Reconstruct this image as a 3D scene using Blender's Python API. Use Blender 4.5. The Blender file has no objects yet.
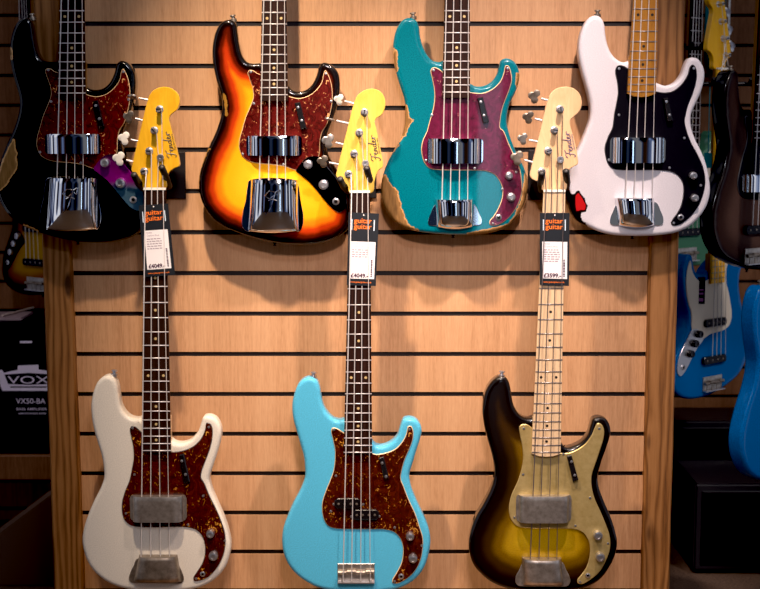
import bpy, bmesh, math, random
import numpy as np
from mathutils import Vector, Matrix
from mathutils.geometry import delaunay_2d_cdt

random.seed(7)
scn = bpy.context.scene
COL = scn.collection
R = math.radians

# ------------------------------------------------------------------ camera
F = 1400.0                       # focal length in pixels of a 760-wide frame
PITCH = math.atan(8.29e-5 * F)
CAMY, CAMZ = -3.2, 1.27
cd = bpy.data.cameras.new('camera')
cam = bpy.data.objects.new('camera', cd)
COL.objects.link(cam)
cam.location = (0, CAMY, CAMZ)
cam.rotation_euler = (math.pi / 2 - PITCH, 0, 0)
cd.sensor_width = 36.0
cd.lens = F / 760.0 * 36.0
cd.dof.use_dof = True
cd.dof.focus_distance = 3.1
cd.dof.aperture_fstop = 5.6
scn.camera = cam

def un(px, py, Y):
    """photo pixel -> world (x, z) on the vertical plane y = Y"""
    a = PITCH + math.atan((py - 294.5) / F)
    D = Y - CAMY
    z = CAMZ - D * math.tan(a)
    depth = D * math.cos(PITCH) + (CAMZ - z) * math.sin(PITCH)
    return ((px - 380.0) / F * depth, z)

# ------------------------------------------------------------------ materials
def new_mat(name):
    m = bpy.data.materials.new(name)
    m.use_nodes = True
    nt = m.node_tree
    b = nt.nodes['Principled BSDF']
    return m, nt, b

def N(nt, t, **kw):
    n = nt.nodes.new(t)
    for k, v in kw.items():
        if k in n.inputs:
            n.inputs[k].default_value = v
        else:
            setattr(n, k, v)
    return n

def plain(name, col, rough=0.5, metal=0.0, coat=0.0, spec=0.5):
    m, nt, b = new_mat(name)
    b.inputs['Base Color'].default_value = (*col, 1)
    b.inputs['Roughness'].default_value = rough
    b.inputs['Metallic'].default_value = metal
    b.inputs['Coat Weight'].default_value = coat
    b.inputs['Coat Roughness'].default_value = 0.06
    b.inputs['Specular IOR Level'].default_value = spec
    return m

def ramp(nt, stops, interp='LINEAR'):
    r = nt.nodes.new('ShaderNodeValToRGB')
    r.color_ramp.interpolation = interp
    els = r.color_ramp.elements
    while len(els) > 1:
        els.remove(els[-1])
    els[0].position = stops[0][0]
    els[0].color = (*stops[0][1], 1)
    for p, c in stops[1:]:
        e = els.new(p)
        e.color = (*c, 1)
    return r

def mixc(nt, a, b, fac, mode='MIX'):
    n = nt.nodes.new('ShaderNodeMix')
    n.data_type = 'RGBA'
    n.blend_type = mode
    for sock, v in ((n.inputs[6], a), (n.inputs[7], b), (n.inputs[0], fac)):
        if hasattr(v, 'is_linked') or isinstance(v, bpy.types.NodeSocket):
            nt.links.new(v, sock)
        elif isinstance(v, tuple):
            sock.default_value = (*v, 1)
        else:
            sock.default_value = v
    return n.outputs[2]

def math_(nt, op, a, b=None, clamp=False):
    n = nt.nodes.new('ShaderNodeMath')
    n.operation = op
    n.use_clamp = clamp
    for i, v in enumerate((a, b)):
        if v is None:
            continue
        if isinstance(v, bpy.types.NodeSocket):
            nt.links.new(v, n.inputs[i])
        else:
            n.inputs[i].default_value = v
    return n.outputs[0]

def coords(nt, scale=(1, 1, 1), kind='Object', rot=(0, 0, 0)):
    tc = nt.nodes.new('ShaderNodeTexCoord')
    mp = nt.nodes.new('ShaderNodeMapping')
    mp.inputs['Scale'].default_value = scale
    mp.inputs['Rotation'].default_value = rot
    nt.links.new(tc.outputs[kind], mp.inputs['Vector'])
    return mp.outputs[0]

def noise(nt, vec, scale, detail=3, rough=0.5, dist=0.0):
    n = N(nt, 'ShaderNodeTexNoise', Scale=scale, Detail=detail, Roughness=rough, Distortion=dist)
    nt.links.new(vec, n.inputs['Vector'])
    return n.outputs['Fac']

def attr(nt, name):
    a = nt.nodes.new('ShaderNodeAttribute')
    a.attribute_name = name
    return a.outputs['Fac']

def finish(name, col=None, burst=None, speck=0.15, rough=0.25, coat=1.0, wearcol=None, wear2col=None,
           metal=0.0, rimk=1.9, rimw=0.0035):
    """lacquered body finish: solid or burst, flecked, with worn patches read from the mesh attributes"""
    m, nt, b = new_mat(name)
    L = nt.links
    vec = coords(nt)
    if burst:
        e = attr(nt, 'edge')
        nz = noise(nt, vec, 25, 2)
        e2 = math_(nt, 'ADD', e, math_(nt, 'MULTIPLY', math_(nt, 'SUBTRACT', nz, 0.5), 0.012))
        rp = ramp(nt, [(p / 0.12, c) for p, c in burst])
        rp.color_ramp.interpolation = 'EASE'
        L.new(math_(nt, 'DIVIDE', e2, 0.12, True), rp.inputs[0])
        c = rp.outputs[0]
    else:
        rgb = nt.nodes.new('ShaderNodeRGB')
        rgb.outputs[0].default_value = (*col, 1)
        c = rgb.outputs[0]
    fl = noise(nt, vec, 420, 2, 0.7)
    r2 = ramp(nt, [(0.3, (1 - speck * 2,) * 3), (0.5, (1, 1, 1)), (0.72, (1 + speck * 2,) * 3)])
    L.new(fl, r2.inputs[0])
    c = mixc(nt, c, r2.outputs[0], 1.0, 'MULTIPLY')
    if wearcol is not None:
        wz = noise(nt, vec, 70, 5, 0.7)
        w = math_(nt, 'ADD', attr(nt, 'wear'), math_(nt, 'MULTIPLY', math_(nt, 'SUBTRACT', wz, 0.5), 0.014))
        k = math_(nt, 'MULTIPLY', math_(nt, 'ADD', w, min(rimw, 0.0008) - 0.0004), 900, True)
        gr = noise(nt, coords(nt, (40, 40, 6)), 6, 4)
        wr = ramp(nt, [(0.3, tuple(x * 0.6 for x in wearcol)), (0.7, wearcol)])
        L.new(gr, wr.inputs[0])
        rim = math_(nt, 'MULTIPLY', math_(nt, 'ADD', w, rimw), 900, True)
        c = mixc(nt, c, tuple(min(1, x * rimk) for x in wearcol), rim)
        c = mixc(nt, c, wr.outputs[0], k)
        cw = math_(nt, 'SUBTRACT', 1.0, k)
        L.new(math_(nt, 'MULTIPLY', cw, coat), b.inputs['Coat Weight'])
        if wear2col is not None:
            k2 = math_(nt, 'MULTIPLY', attr(nt, 'wear2'), 700, True)
            c = mixc(nt, c, wear2col, k2)
    else:
        b.inputs['Coat Weight'].default_value = coat
    L.new(c, b.inputs['Base Color'])
    b.inputs['Roughness'].default_value = rough
    b.inputs['Metallic'].default_value = metal
    b.inputs['Coat Roughness'].default_value = 0.025
    b.inputs['Specular IOR Level'].default_value = 0.15
    return m

def tort(name, dark, mid, fleck, amount=0.62, scale=60):
    m, nt, b = new_mat(name)
    L = nt.links
    vec = coords(nt)
    base = ramp(nt, [(0.3, dark), (0.65, mid)])
    L.new(noise(nt, vec, 45, 4, 0.6, 1.5), base.inputs[0])
    f = noise(nt, coords(nt, (1, 1, 0.7), rot=(0, 0.5, 0)), scale * 2.2, 3, 0.6, 1.2)
    cl = noise(nt, vec, 18, 2, 0.5)
    k = math_(nt, 'MULTIPLY', math_(nt, 'SUBTRACT', math_(nt, 'ADD', f, math_(nt, 'MULTIPLY', cl, 0.35)), amount + 0.2), 9, True)
    c = mixc(nt, base.outputs[0], fleck, k)
    L.new(c, b.inputs['Base Color'])
    b.inputs['Roughness'].default_value = 0.22
    b.inputs['Coat Weight'].default_value = 0.6
    return m

def wood(name, cols, scale=(1, 1, 1), nscale=12, rough=0.5, coat=0.0, dist=1.0, bump=0.0):
    m, nt, b = new_mat(name)
    L = nt.links
    v = coords(nt, scale)
    f = noise(nt, v, nscale, 6, 0.65, dist)
    n = len(cols)
    rp = ramp(nt, [(0.28 + 0.44 * i / max(1, n - 1), c) for i, c in enumerate(cols)])
    L.new(f, rp.inputs[0])
    L.new(rp.outputs[0], b.inputs['Base Color'])
    b.inputs['Roughness'].default_value = rough
    b.inputs['Coat Weight'].default_value = coat
    if bump:
        bp = N(nt, 'ShaderNodeBump', Strength=bump, Distance=0.002)
        L.new(f, bp.inputs['Height'])
        L.new(bp.outputs[0], b.inputs['Normal'])
    return m

def slat_material(name, cols, seams=True):
    """veneered slat board: fine vertical grain, wide vertical tone bands"""
    m, nt, b = new_mat(name)
    L = nt.links
    fine = noise(nt, coords(nt, (1, 1, 0.05)), 160, 4, 0.7, 0.3)
    band = noise(nt, coords(nt, (1, 1, 0.02)), 9, 3, 0.6)
    speck = noise(nt, coords(nt, (1, 1, 0.12)), 420, 2, 0.5)
    f = math_(nt, 'ADD', math_(nt, 'MULTIPLY', fine, 0.5), math_(nt, 'MULTIPLY', band, 0.5))
    f = math_(nt, 'ADD', f, math_(nt, 'MULTIPLY', math_(nt, 'SUBTRACT', speck, 0.5), 0.25))
    rp = ramp(nt, [(0.36, cols[0]), (0.5, cols[1]), (0.64, cols[2])])
    L.new(f, rp.inputs[0])
    L.new(rp.outputs[0], b.inputs['Base Color'])
    b.inputs['Roughness'].default_value = 0.55
    return m

def post_material(name):
    """knotty pine: long vertical growth rings bent round knots"""
    m, nt, b = new_mat(name)
    L = nt.links
    v = coords(nt, (1, 1, 1))
    vor = N(nt, 'ShaderNodeTexVoronoi', Scale=1.0, Randomness=0.9)
    L.new(coords(nt, (15, 0, 4.6)), vor.inputs['Vector'])
    d = vor.outputs['Distance']
    bend = math_(nt, 'DIVIDE', 0.045, math_(nt, 'ADD', d, 0.10))
    sep = nt.nodes.new('ShaderNodeSeparateXYZ')
    L.new(v, sep.inputs[0])
    wob = noise(nt, coords(nt, (9, 9, 0.8)), 1.5, 4, 0.6)
    t = math_(nt, 'ADD', math_(nt, 'MULTIPLY', sep.outputs[0], 42), math_(nt, 'MULTIPLY', wob, 3.2))
    t = math_(nt, 'ADD', t, math_(nt, 'MULTIPLY', bend, 3.2))
    s = math_(nt, 'SINE', math_(nt, 'MULTIPLY', t, 9.0))
    s = math_(nt, 'ADD', math_(nt, 'MULTIPLY', s, 0.28), 0.5)
    gr = noise(nt, coords(nt, (90, 90, 4)), 3, 4, 0.7)
    s = math_(nt, 'ADD', math_(nt, 'MULTIPLY', s, 0.6), math_(nt, 'MULTIPLY', gr, 0.4))
    rp = ramp(nt, [(0.22, (0.060, 0.022, 0.006)), (0.42, (0.21, 0.086, 0.024)), (0.8, (0.34, 0.160, 0.055))])
    L.new(s, rp.inputs[0])
    knot = math_(nt, 'MULTIPLY', math_(nt, 'SUBTRACT', 0.16, d), 14, True)
    c = mixc(nt, rp.outputs[0], (0.055, 0.022, 0.008), knot)
    L.new(c, b.inputs['Base Color'])
    b.inputs['Roughness'].default_value = 0.6
    return m

def aged_metal(name, c1, c2, rough=0.42, nscale=45):
    m, nt, b = new_mat(name)
    L = nt.links
    f = noise(nt, coords(nt), nscale, 5, 0.7)
    rp = ramp(nt, [(0.35, c1), (0.62, c2)])
    L.new(f, rp.inputs[0])
    L.new(rp.outputs[0], b.inputs['Base Color'])
    b.inputs['Metallic'].default_value = 0.9
    b.inputs['Roughness'].default_value = rough
    return m

M = {}
M['slat'] = slat_material('beech_veneer', [(0.39, 0.200, 0.096), (0.50, 0.275, 0.140), (0.57, 0.33, 0.178)])
M['slat_dim'] = slat_material('brown_veneer', [(0.14, 0.060, 0.028), (0.21, 0.094, 0.044), (0.28, 0.13, 0.062)])  # slat veneer darkened in colour for the dim rear wall and shelf
M['groove'] = plain('black_groove', (0.006, 0.006, 0.008), 0.6)
M['post'] = post_material('knotty_pine')
M['carpet'] = wood('brown_carpet', [(0.05, 0.03, 0.02), (0.18, 0.11, 0.075)], (1, 1, 1), 160, 0.95)
M['rosewood'] = wood('rosewood', [(0.011, 0.0055, 0.005), (0.032, 0.014, 0.011)], (60, 60, 5), 3, 0.5)
M['rosewood'].node_tree.nodes['Principled BSDF'].inputs['Specular IOR Level'].default_value = 0.15
M['maple'] = wood('maple', [(0.62, 0.42, 0.24), (0.80, 0.60, 0.38)], (40, 40, 4), 3, 0.3, 0.5)
M['maple_aged'] = wood('aged_maple', [(0.23, 0.095, 0.010), (0.37, 0.165, 0.02)], (40, 40, 4), 3, 0.35, 0.4)
M['amber'] = wood('amber_lacquer', [(0.62, 0.31, 0.012), (0.80, 0.46, 0.03)], (20, 20, 4), 3, 0.28, 0.8)
M['yellow'] = wood('yellow_lacquer', [(0.62, 0.39, 0.05), (0.74, 0.52, 0.11)], (20, 20, 4), 3, 0.28, 0.8)
M['pale_maple'] = wood('pale_maple', [(0.70, 0.42, 0.21), (0.86, 0.59, 0.33)], (20, 20, 4), 3, 0.28, 0.8)
M['amber_dim'] = wood('orange_lacquer', [(0.80, 0.40, 0.015), (0.92, 0.52, 0.03)], (20, 20, 4), 3, 0.3, 0.6)  # amber raised in colour to stand for stronger light on the rack headstock
M['chrome'] = plain('chrome', (0.83, 0.84, 0.87), 0.05, 1.0)
M['nickel'] = aged_metal('aged_nickel', (0.36, 0.32, 0.28), (0.60, 0.56, 0.52), 0.36)
M['nickel_dark'] = aged_metal('tarnished_nickel', (0.22, 0.185, 0.15), (0.40, 0.345, 0.29), 0.45)
M['knob'] = plain('knob_metal', (0.66, 0.65, 0.67), 0.30, 0.95)
M['fret'] = plain('fret_wire', (0.72, 0.68, 0.70), 0.4, 0.45)
M['fret_dark'] = plain('dull_fret_wire', (0.34, 0.31, 0.32), 0.35, 0.8)
M['string'] = plain('string_steel', (0.76, 0.72, 0.70), 0.35, 0.5)
M['string_dark'] = plain('dark_string_steel', (0.20, 0.17, 0.17), 0.35, 0.7)
M['dot_cream'] = plain('clay_dot', (0.50, 0.37, 0.17), 0.5)
M['dot_black'] = plain('black_dot', (0.01, 0.01, 0.012), 0.4)
M['bone'] = plain('bone', (0.88, 0.84, 0.76), 0.4)
M['black_plastic'] = plain('black_plastic', (0.008, 0.008, 0.010), 0.25, 0, 0.3)
M['rubber'] = plain('black_rubber', (0.012, 0.011, 0.012), 0.5)
M['black_metal'] = plain('black_metal', (0.010, 0.011, 0.014), 0.4)
M['ctrl_chrome'] = plain('smoky_chrome', (0.20, 0.21, 0.24), 0.12, 1.0)
M['ctrl_iris'] = None
M['tort'] = tort('red_tortoise', (0.026, 0.003, 0.0025), (0.105, 0.009, 0.008), (0.90, 0.42, 0.18), 0.60)
M['tort_brown'] = tort('brown_tortoise', (0.020, 0.0035, 0.002), (0.070, 0.010, 0.005), (0.80, 0.36, 0.06), 0.60)
M['tort_purple'] = tort('purple_tortoise', (0.045, 0.003, 0.012), (0.11, 0.007, 0.035), (0.65, 0.33, 0.25), 0.66)
M['ply_cream'] = plain('cream_ply', (0.62, 0.43, 0.24), 0.4)
M['ply_white'] = plain('black_ply_edge', (0.05, 0.05, 0.055), 0.4)
M['guard_black'] = plain('black_pickguard', (0.005, 0.005, 0.008), 0.35, 0, 0, 0.18)
M['guard_gold'] = aged_metal('gold_anodised', (0.46, 0.34, 0.13), (0.56, 0.43, 0.19), 0.42, 60)
M['guard_gold'].node_tree.nodes['Principled BSDF'].inputs['Metallic'].default_value = 0.55
M['guard_cream'] = plain('cream_pickguard', (0.70, 0.62, 0.50), 0.35)
M['tag_black'] = plain('black_card', (0.012, 0.016, 0.022), 0.4)
M['sticker'] = plain('white_sticker', (0.85, 0.82, 0.84), 0.6)
M['orange_ink'] = plain('orange_ink', (0.95, 0.20, 0.02), 0.5)
M['dark_ink'] = plain('dark_ink', (0.06, 0.02, 0.05), 0.6)
M['grey_ink'] = plain('grey_ink', (0.38, 0.30, 0.36), 0.6)
M['white_ink'] = plain('white_ink', (0.62, 0.75, 0.88), 0.5)
M['logo_ink'] = plain('logo_ink', (0.10, 0.07, 0.05), 0.4)
M['logo_purple'] = plain('logo_purple', (0.16, 0.10, 0.18), 0.4)
M['carton'] = plain('black_carton', (0.008, 0.008, 0.011), 0.5)
M['lilac_ink'] = plain('lilac_ink', (0.86, 0.78, 0.95), 0.6)
M['cab'] = plain('black_cabinet', (0.016, 0.016, 0.02), 0.5)
M['ramp'] = plain('brown_board', (0.12, 0.07, 0.048), 0.8)
M['teal_cloth'] = plain('teal_card', (0.02, 0.30, 0.36), 0.5)
M['purple_ink'] = plain('purple_ink', (0.45, 0.20, 0.45), 0.5)

M['f_black'] = finish('black_lacquer', (0.002, 0.002, 0.0025), speck=0.0, rough=0.2, wearcol=(0.30, 0.17, 0.07))
M['f_burst'] = finish('three_tone_burst', burst=[(0.0, (0.004, 0.003, 0.003)), (0.012, (0.006, 0.003, 0.003)), (0.020, (0.07, 0.008, 0.004)),
                      (0.032, (0.42, 0.035, 0.008)), (0.046, (0.80, 0.19, 0.010)), (0.062, (0.90, 0.37, 0.012)), (0.10, (0.92, 0.43, 0.018))],
                      speck=0.05, rough=0.25, wearcol=(0.30, 0.15, 0.03), rimk=1.2, rimw=0.001)
M['f_teal'] = finish('teal_metallic', (0.001, 0.125, 0.172), speck=0.2, rough=0.3, wearcol=(0.24, 0.13, 0.05), rimk=1.9, rimw=0.0026)
M['f_white'] = finish('aged_white', (0.63, 0.61, 0.66), speck=0.05, rough=0.35, coat=0.6, wearcol=(0.004, 0.003, 0.003), wear2col=(0.45, 0.012, 0.014), rimk=1.0)
M['f_cream'] = finish('vintage_white', (0.71, 0.66, 0.57), speck=0.07, rough=0.4, coat=0.5)
M['f_cyan'] = finish('daphne_blue', (0.085, 0.44, 0.66), speck=0.12, rough=0.35, coat=0.7)
M['f_two'] = finish('two_tone_burst', burst=[(0.0, (0.004, 0.003, 0.003)), (0.024, (0.007, 0.004, 0.003)), (0.046, (0.035, 0.016, 0.004)),
                    (0.066, (0.14, 0.075, 0.006)), (0.090, (0.36, 0.22, 0.012)), (0.118, (0.46, 0.30, 0.016))], speck=0.12, rough=0.28)
M['f_char'] = finish('charcoal_sparkle', burst=[(0.0, (0.006, 0.004, 0.004)), (0.03, (0.030, 0.016, 0.012)), (0.08, (0.080, 0.044, 0.033))], speck=0.25, rough=0.3, coat=0.35)
M['f_small'] = finish('dim_burst', burst=[(0.0, (0.004, 0.002, 0.002)), (0.025, (0.02, 0.005, 0.004)), (0.05, (0.16, 0.05, 0.010)), (0.08, (0.30, 0.16, 0.014)), (0.11, (0.33, 0.19, 0.016))], speck=0.05, coat=0.2)
M['f_blue'] = finish('bright_blue', (0.002, 0.115, 0.36), speck=0.22, rough=0.3, coat=0.3)
M['f_mint'] = finish('mint_green', (0.07, 0.20, 0.12), speck=0.05, rough=0.35)

def banded_material():
    m, nt, b = new_mat('iridescent_chrome')  # blue, magenta and near-black bands along the plate's height
    tc = nt.nodes.new('ShaderNodeTexCoord')
    sep = nt.nodes.new('ShaderNodeSeparateXYZ')
    nt.links.new(tc.outputs['Generated'], sep.inputs[0])
    rp = ramp(nt, [(0.0, (0.10, 0.22, 0.36)), (0.38, (0.12, 0.26, 0.38)), (0.52, (0.42, 0.03, 0.38)), (0.75, (0.36, 0.03, 0.33)), (1.0, (0.03, 0.03, 0.04))])
    nt.links.new(sep.outputs[2], rp.inputs[0])
    nt.links.new(rp.outputs[0], b.inputs['Base Color'])
    b.inputs['Metallic'].default_value = 0.7
    b.inputs['Roughness'].default_value = 0.25
    return m
M['ctrl_iris'] = banded_material()

# ------------------------------------------------------------------ mesh helpers
def link(name, me, parent=None, mats=(), loc=None, smooth=True):
    o = bpy.data.objects.new(name, me)
    COL.objects.link(o)
    for m in mats:
        me.materials.append(m)
    if parent is not None:
        o.parent = parent
    if loc is not None:
        o.location = loc
    if smooth:
        me.polygons.foreach_set('use_smooth', [True] * len(me.polygons))
    return o

def from_bm(name, bm, parent=None, mats=(), loc=None, smooth=False, sharp=None):
    bmesh.ops.recalc_face_normals(bm, faces=bm.faces)
    me = bpy.data.meshes.new(name)
    bm.to_mesh(me)
    bm.free()
    o = link(name, me, parent, mats, loc, smooth)
    if sharp is not None:
        me.set_sharp_from_angle(angle=R(sharp))
    return o

def empty(name, loc=(0, 0, 0), rz=0.0):
    o = bpy.data.objects.new(name, None)
    o.empty_display_size = 0.05
    COL.objects.link(o)
    o.location = loc
    o.rotation_euler = (0, 0, rz)
    return o

def tag(o, label, cat, group=None, kind=None):
    o['label'] = label
    o['category'] = cat
    if group:
        o['group'] = group
    if kind:
        o['kind'] = kind
    return o

def catmull(pts, closed=False, step=0.003):
    P = [np.array(p, float) for p in pts]
    n = len(P)
    out = []
    rng = range(n if closed else n - 1)
    for i in rng:
        if closed:
            p0, p1, p2, p3 = P[i - 1], P[i], P[(i + 1) % n], P[(i + 2) % n]
        else:
            p1, p2 = P[i], P[i + 1]
            p0 = P[i - 1] if i > 0 else 2 * p1 - p2
            p3 = P[i + 2] if i + 2 < n else 2 * p2 - p1
        d = np.linalg.norm(p2 - p1)
        if d < 1e-7:
            continue
        t01 = max(np.linalg.norm(p1 - p0), 1e-6) ** 0.5
        t12 = d ** 0.5
        t23 = max(np.linalg.norm(p3 - p2), 1e-6) ** 0.5
        m1 = (p2 - p1) + t12 * ((p1 - p0) / t01 - (p2 - p0) / (t01 + t12))
        m2 = (p2 - p1) + t12 * ((p3 - p2) / t23 - (p3 - p1) / (t12 + t23))
        k = max(1, int(round(d / step)))
        for j in range(k):
            t = j / k
            t2, t3 = t * t, t * t * t
            out.append((2 * t3 - 3 * t2 + 1) * p1 + (t3 - 2 * t2 + t) * m1 + (-2 * t3 + 3 * t2) * p2 + (t3 - t2) * m2)
    if not closed:
        out.append(P[-1])
    return [(float(a[0]), float(a[1])) for a in out]

def area2(p):
    return sum(p[i - 1][0] * p[i][1] - p[i][0] * p[i - 1][1] for i in range(len(p)))

def inset(poly, d):
    """poly counter-clockwise; move every vertex inward by d"""
    P = np.array(poly)
    n = len(P)
    nx = np.roll(P, -1, 0)
    pv = np.roll(P, 1, 0)
    def nrm(v):
        return v / np.maximum(np.linalg.norm(v, axis=1, keepdims=True), 1e-9)
    e1, e2 = nrm(P - pv), nrm(nx - P)
    n1 = np.stack([-e1[:, 1], e1[:, 0]], 1)
    n2 = np.stack([-e2[:, 1], e2[:, 0]], 1)
    b = nrm(n1 + n2)
    c = np.clip((b * n1).sum(1, keepdims=True), 0.5, 1)
    return [tuple(map(float, q)) for q in P + b * d / c]

def seg_dist(pts, poly):
    """unsigned distance of pts (k,2) to closed polygon"""
    A = np.array(poly)
    B = np.roll(A, -1, 0)
    P = np.array(pts)
    best = np.full(len(P), 1e9)
    for a, b in zip(A, B):
        ab = b - a
        l2 = max(float(ab @ ab), 1e-12)
        t = np.clip(((P - a) @ ab) / l2, 0, 1)
        q = a + t[:, None] * ab
        best = np.minimum(best, np.hypot(P[:, 0] - q[:, 0], P[:, 1] - q[:, 1]))
    return best

def inside(pts, poly):
    P = np.array(pts)
    A = np.array(poly)
    B = np.roll(A, -1, 0)
    c = np.zeros(len(P), bool)
    for a, b in zip(A, B):
        cond = ((a[1] > P[:, 1]) != (b[1] > P[:, 1]))
        with np.errstate(divide='ignore', invalid='ignore'):
            xi = (b[0] - a[0]) * (P[:, 1] - a[1]) / (b[1] - a[1] + 1e-15) + a[0]
        c ^= cond & (P[:, 0] < xi)
    return c

def sdist(pts, polys):
    best = np.full(len(pts), -0.06)
    for p in polys:
        d = seg_dist(pts, p)
        s = np.where(inside(pts, p), d, -d)
        best = np.maximum(best, s)
    return best

def body_mesh(name, outline, parent, mat, thick=0.043, rad=0.009, wear=(), wear2=(), grid=0.0045):
    """outline: open path (x,z) from one side of the neck pocket round to the other. Front face at y=0, back at y=thick."""
    poly = catmull(outline, False, 0.0035)
    if area2(poly) < 0:
        poly = poly[::-1]
    bm = bmesh.new()
    steps = 6
    rings = []
    for k in range(steps + 1):
        a = math.pi / 2 * k / steps
        rings.append((rad * (1 - math.sin(a)), rad * (1 - math.cos(a))))     # (inset, depth) front roundover
    rings = [(i, d) for i, d in rings]
    back = [(i, thick - d) for i, d in rings[::-1]]
    allr = rings + back
    vr = []
    cap_poly = inset(poly, rad)
    for ins, dep in allr:
        pp = inset(poly, ins) if ins > 1e-6 else poly
        vr.append([bm.verts.new((x, dep, z)) for x, z in pp])
    n = len(poly)
    for a, b in zip(vr[:-1], vr[1:]):
        for i in range(n):
            j = (i + 1) % n
            try:
                bm.faces.new((a[i], a[j], b[j], b[i]))
            except ValueError:
                pass
    xs = [p[0] for p in cap_poly]
    zs = [p[1] for p in cap_poly]
    g = []
    z = min(zs)
    row = 0
    while z < max(zs):
        x = min(xs) + (grid / 2 if row % 2 else 0)
        while x < max(xs):
            g.append((x, z))
            x += grid
        z += grid * 0.87
        row += 1
    g = np.array(g)
    ok = inside(g, cap_poly) & (seg_dist(g, cap_poly) > grid * 0.5)
    g = g[ok]
    vs = [Vector(p) for p in cap_poly] + [Vector((float(a), float(b))) for a, b in g]
    res = delaunay_2d_cdt(vs, [], [list(range(n))], 1, 1e-6)
    cv = [bm.verts.new((v.x, 0, v.y)) for v in res[0]]
    for f in res[2]:
        try:
            bm.faces.new([cv[i] for i in f])
        except ValueError:
            pass
    bres = delaunay_2d_cdt(vs[:n], [], [list(range(n))], 1, 1e-6)
    cb = [bm.verts.new((v.x, thick, v.y)) for v in bres[0]]
    for f in bres[2]:
        try:
            bm.faces.new([cb[i] for i in f][::-1])
        except ValueError:
            pass
    bmesh.ops.remove_doubles(bm, verts=bm.verts, dist=2e-5)
    o = from_bm(name, bm, parent, [mat], None, True)
    me = o.data
    pts = np.array([(v.co.x, v.co.z) for v in me.vertices])
    e = seg_dist(pts, poly)
    e = np.where(inside(pts, poly), e, 0.0)
    at = me.attributes.new('edge', 'FLOAT', 'POINT')
    at.data.foreach_set('value', e.astype(np.float32))
    for nm, pl in (('wear', wear), ('wear2', wear2)):
        at = me.attributes.new(nm, 'FLOAT', 'POINT')
        at.data.foreach_set('value', (sdist(pts, pl) if pl else np.full(len(pts), -0.06)).astype(np.float32))
    return o

def plate(name, poly, parent, mats, y0, thick, bev=0.0, smooth_path=True, closed=True, step=0.003, edge_mat=False, inner=0.0):
    """flat plate: front face at y0, going back by thick, front edge bevelled"""
    p = catmull(poly, closed, step) if smooth_path else [tuple(q) for q in poly]
    if area2(p) < 0:
        p = p[::-1]
    bm = bmesh.new()
    lv = [(bev, y0), (0.0, y0 + bev), (0.0, y0 + thick)] if bev else [(0, y0), (0, y0 + thick)]
    vr = []
    for ins, y in lv:
        pp = inset(p, ins) if ins else p
        vr.append([bm.verts.new((x, y, z)) for x, z in pp])
    n = len(p)
    for a, b in zip(vr[:-1], vr[1:]):
        for i in range(n):
            j = (i + 1) % n
            f = bm.faces.new((a[i], a[j], b[j], b[i]))
            f.material_index = 1 if edge_mat else 0
    f = bm.faces.new(vr[0])
    bm.faces.new(vr[-1][::-1])
    r = from_bm(name, bm, parent, mats, None, False)
    return r

def add_box(bm, x0, x1, y0, y1, z0, z1, mat=0):
    v = [bm.verts.new((x, y, z)) for x in (x0, x1) for y in (y0, y1) for z in (z0, z1)]
    for f in ((0, 1, 3, 2), (4, 6, 7, 5), (0, 4, 5, 1), (2, 3, 7, 6), (0, 2, 6, 4), (1, 5, 7, 3)):
        fc = bm.faces.new([v[i] for i in f])
        fc.material_index = mat
    return v

def add_lathe(bm, c, prof, axis='Y', seg=20, mat=0):
    """prof: list of (radius, offset along -axis)"""
    rings = []
    for r, h in prof:
        ring = []
        for k in range(seg):
            a = 2 * math.pi * k / seg
            u, w = r * math.cos(a), r * math.sin(a)
            if axis == 'Y':
                ring.append(bm.verts.new((c[0] + u, c[1] - h, c[2] + w)))
            elif axis == 'Z':
                ring.append(bm.verts.new((c[0] + u, c[1] + w, c[2] + h)))
            else:
                ring.append(bm.verts.new((c[0] + h, c[1] + u, c[2] + w)))
        rings.append(ring)
    for a, b in zip(rings[:-1], rings[1:]):
        for k in range(seg):
            j = (k + 1) % seg
            f = bm.faces.new((a[k], a[j], b[j], b[k]))
            f.material_index = mat
    for ring in (rings[0], rings[-1]):
        f = bm.faces.new(ring)
        f.material_index = mat

def add_tube(bm, pts, rad, seg=8, mat=0, caps=True):
    pts = [Vector(p) for p in pts]
    if not isinstance(rad, (list, tuple)):
        rad = [rad] * len(pts)
    rings = []
    prev = None
    for i, p in enumerate(pts):
        if i == 0:
            t = pts[1] - p
        elif i == len(pts) - 1:
            t = p - pts[i - 1]
        else:
            t = (pts[i + 1] - p).normalized() + (p - pts[i - 1]).normalized()
        t.normalize()
        if prev is None:
            u = t.orthogonal().normalized()
        else:
            u = (prev - t * prev.dot(t)).normalized()
        prev = u
        w = t.cross(u)
        rings.append([bm.verts.new(p + rad[i] * (math.cos(2 * math.pi * k / seg) * u + math.sin(2 * math.pi * k / seg) * w)) for k in range(seg)])
    for a, b in zip(rings[:-1], rings[1:]):
        for k in range(seg):
            j = (k + 1) % seg
            f = bm.faces.new((a[k], a[j], b[j], b[k]))
            f.material_index = mat
    if caps:
        for r in (rings[0], rings[-1]):
            bm.faces.new(r).material_index = mat

def tube_obj(name, pts, rad, parent, mat, seg=8):
    bm = bmesh.new()
    add_tube(bm, pts, rad, seg)
    return from_bm(name, bm, parent, [mat], None, True, 40)

def lathe_obj(name, c, prof, parent, mat, axis='Y', seg=20):
    bm = bmesh.new()
    add_lathe(bm, c, prof, axis, seg)
    return from_bm(name, bm, parent, [mat], None, True, 35)

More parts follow.
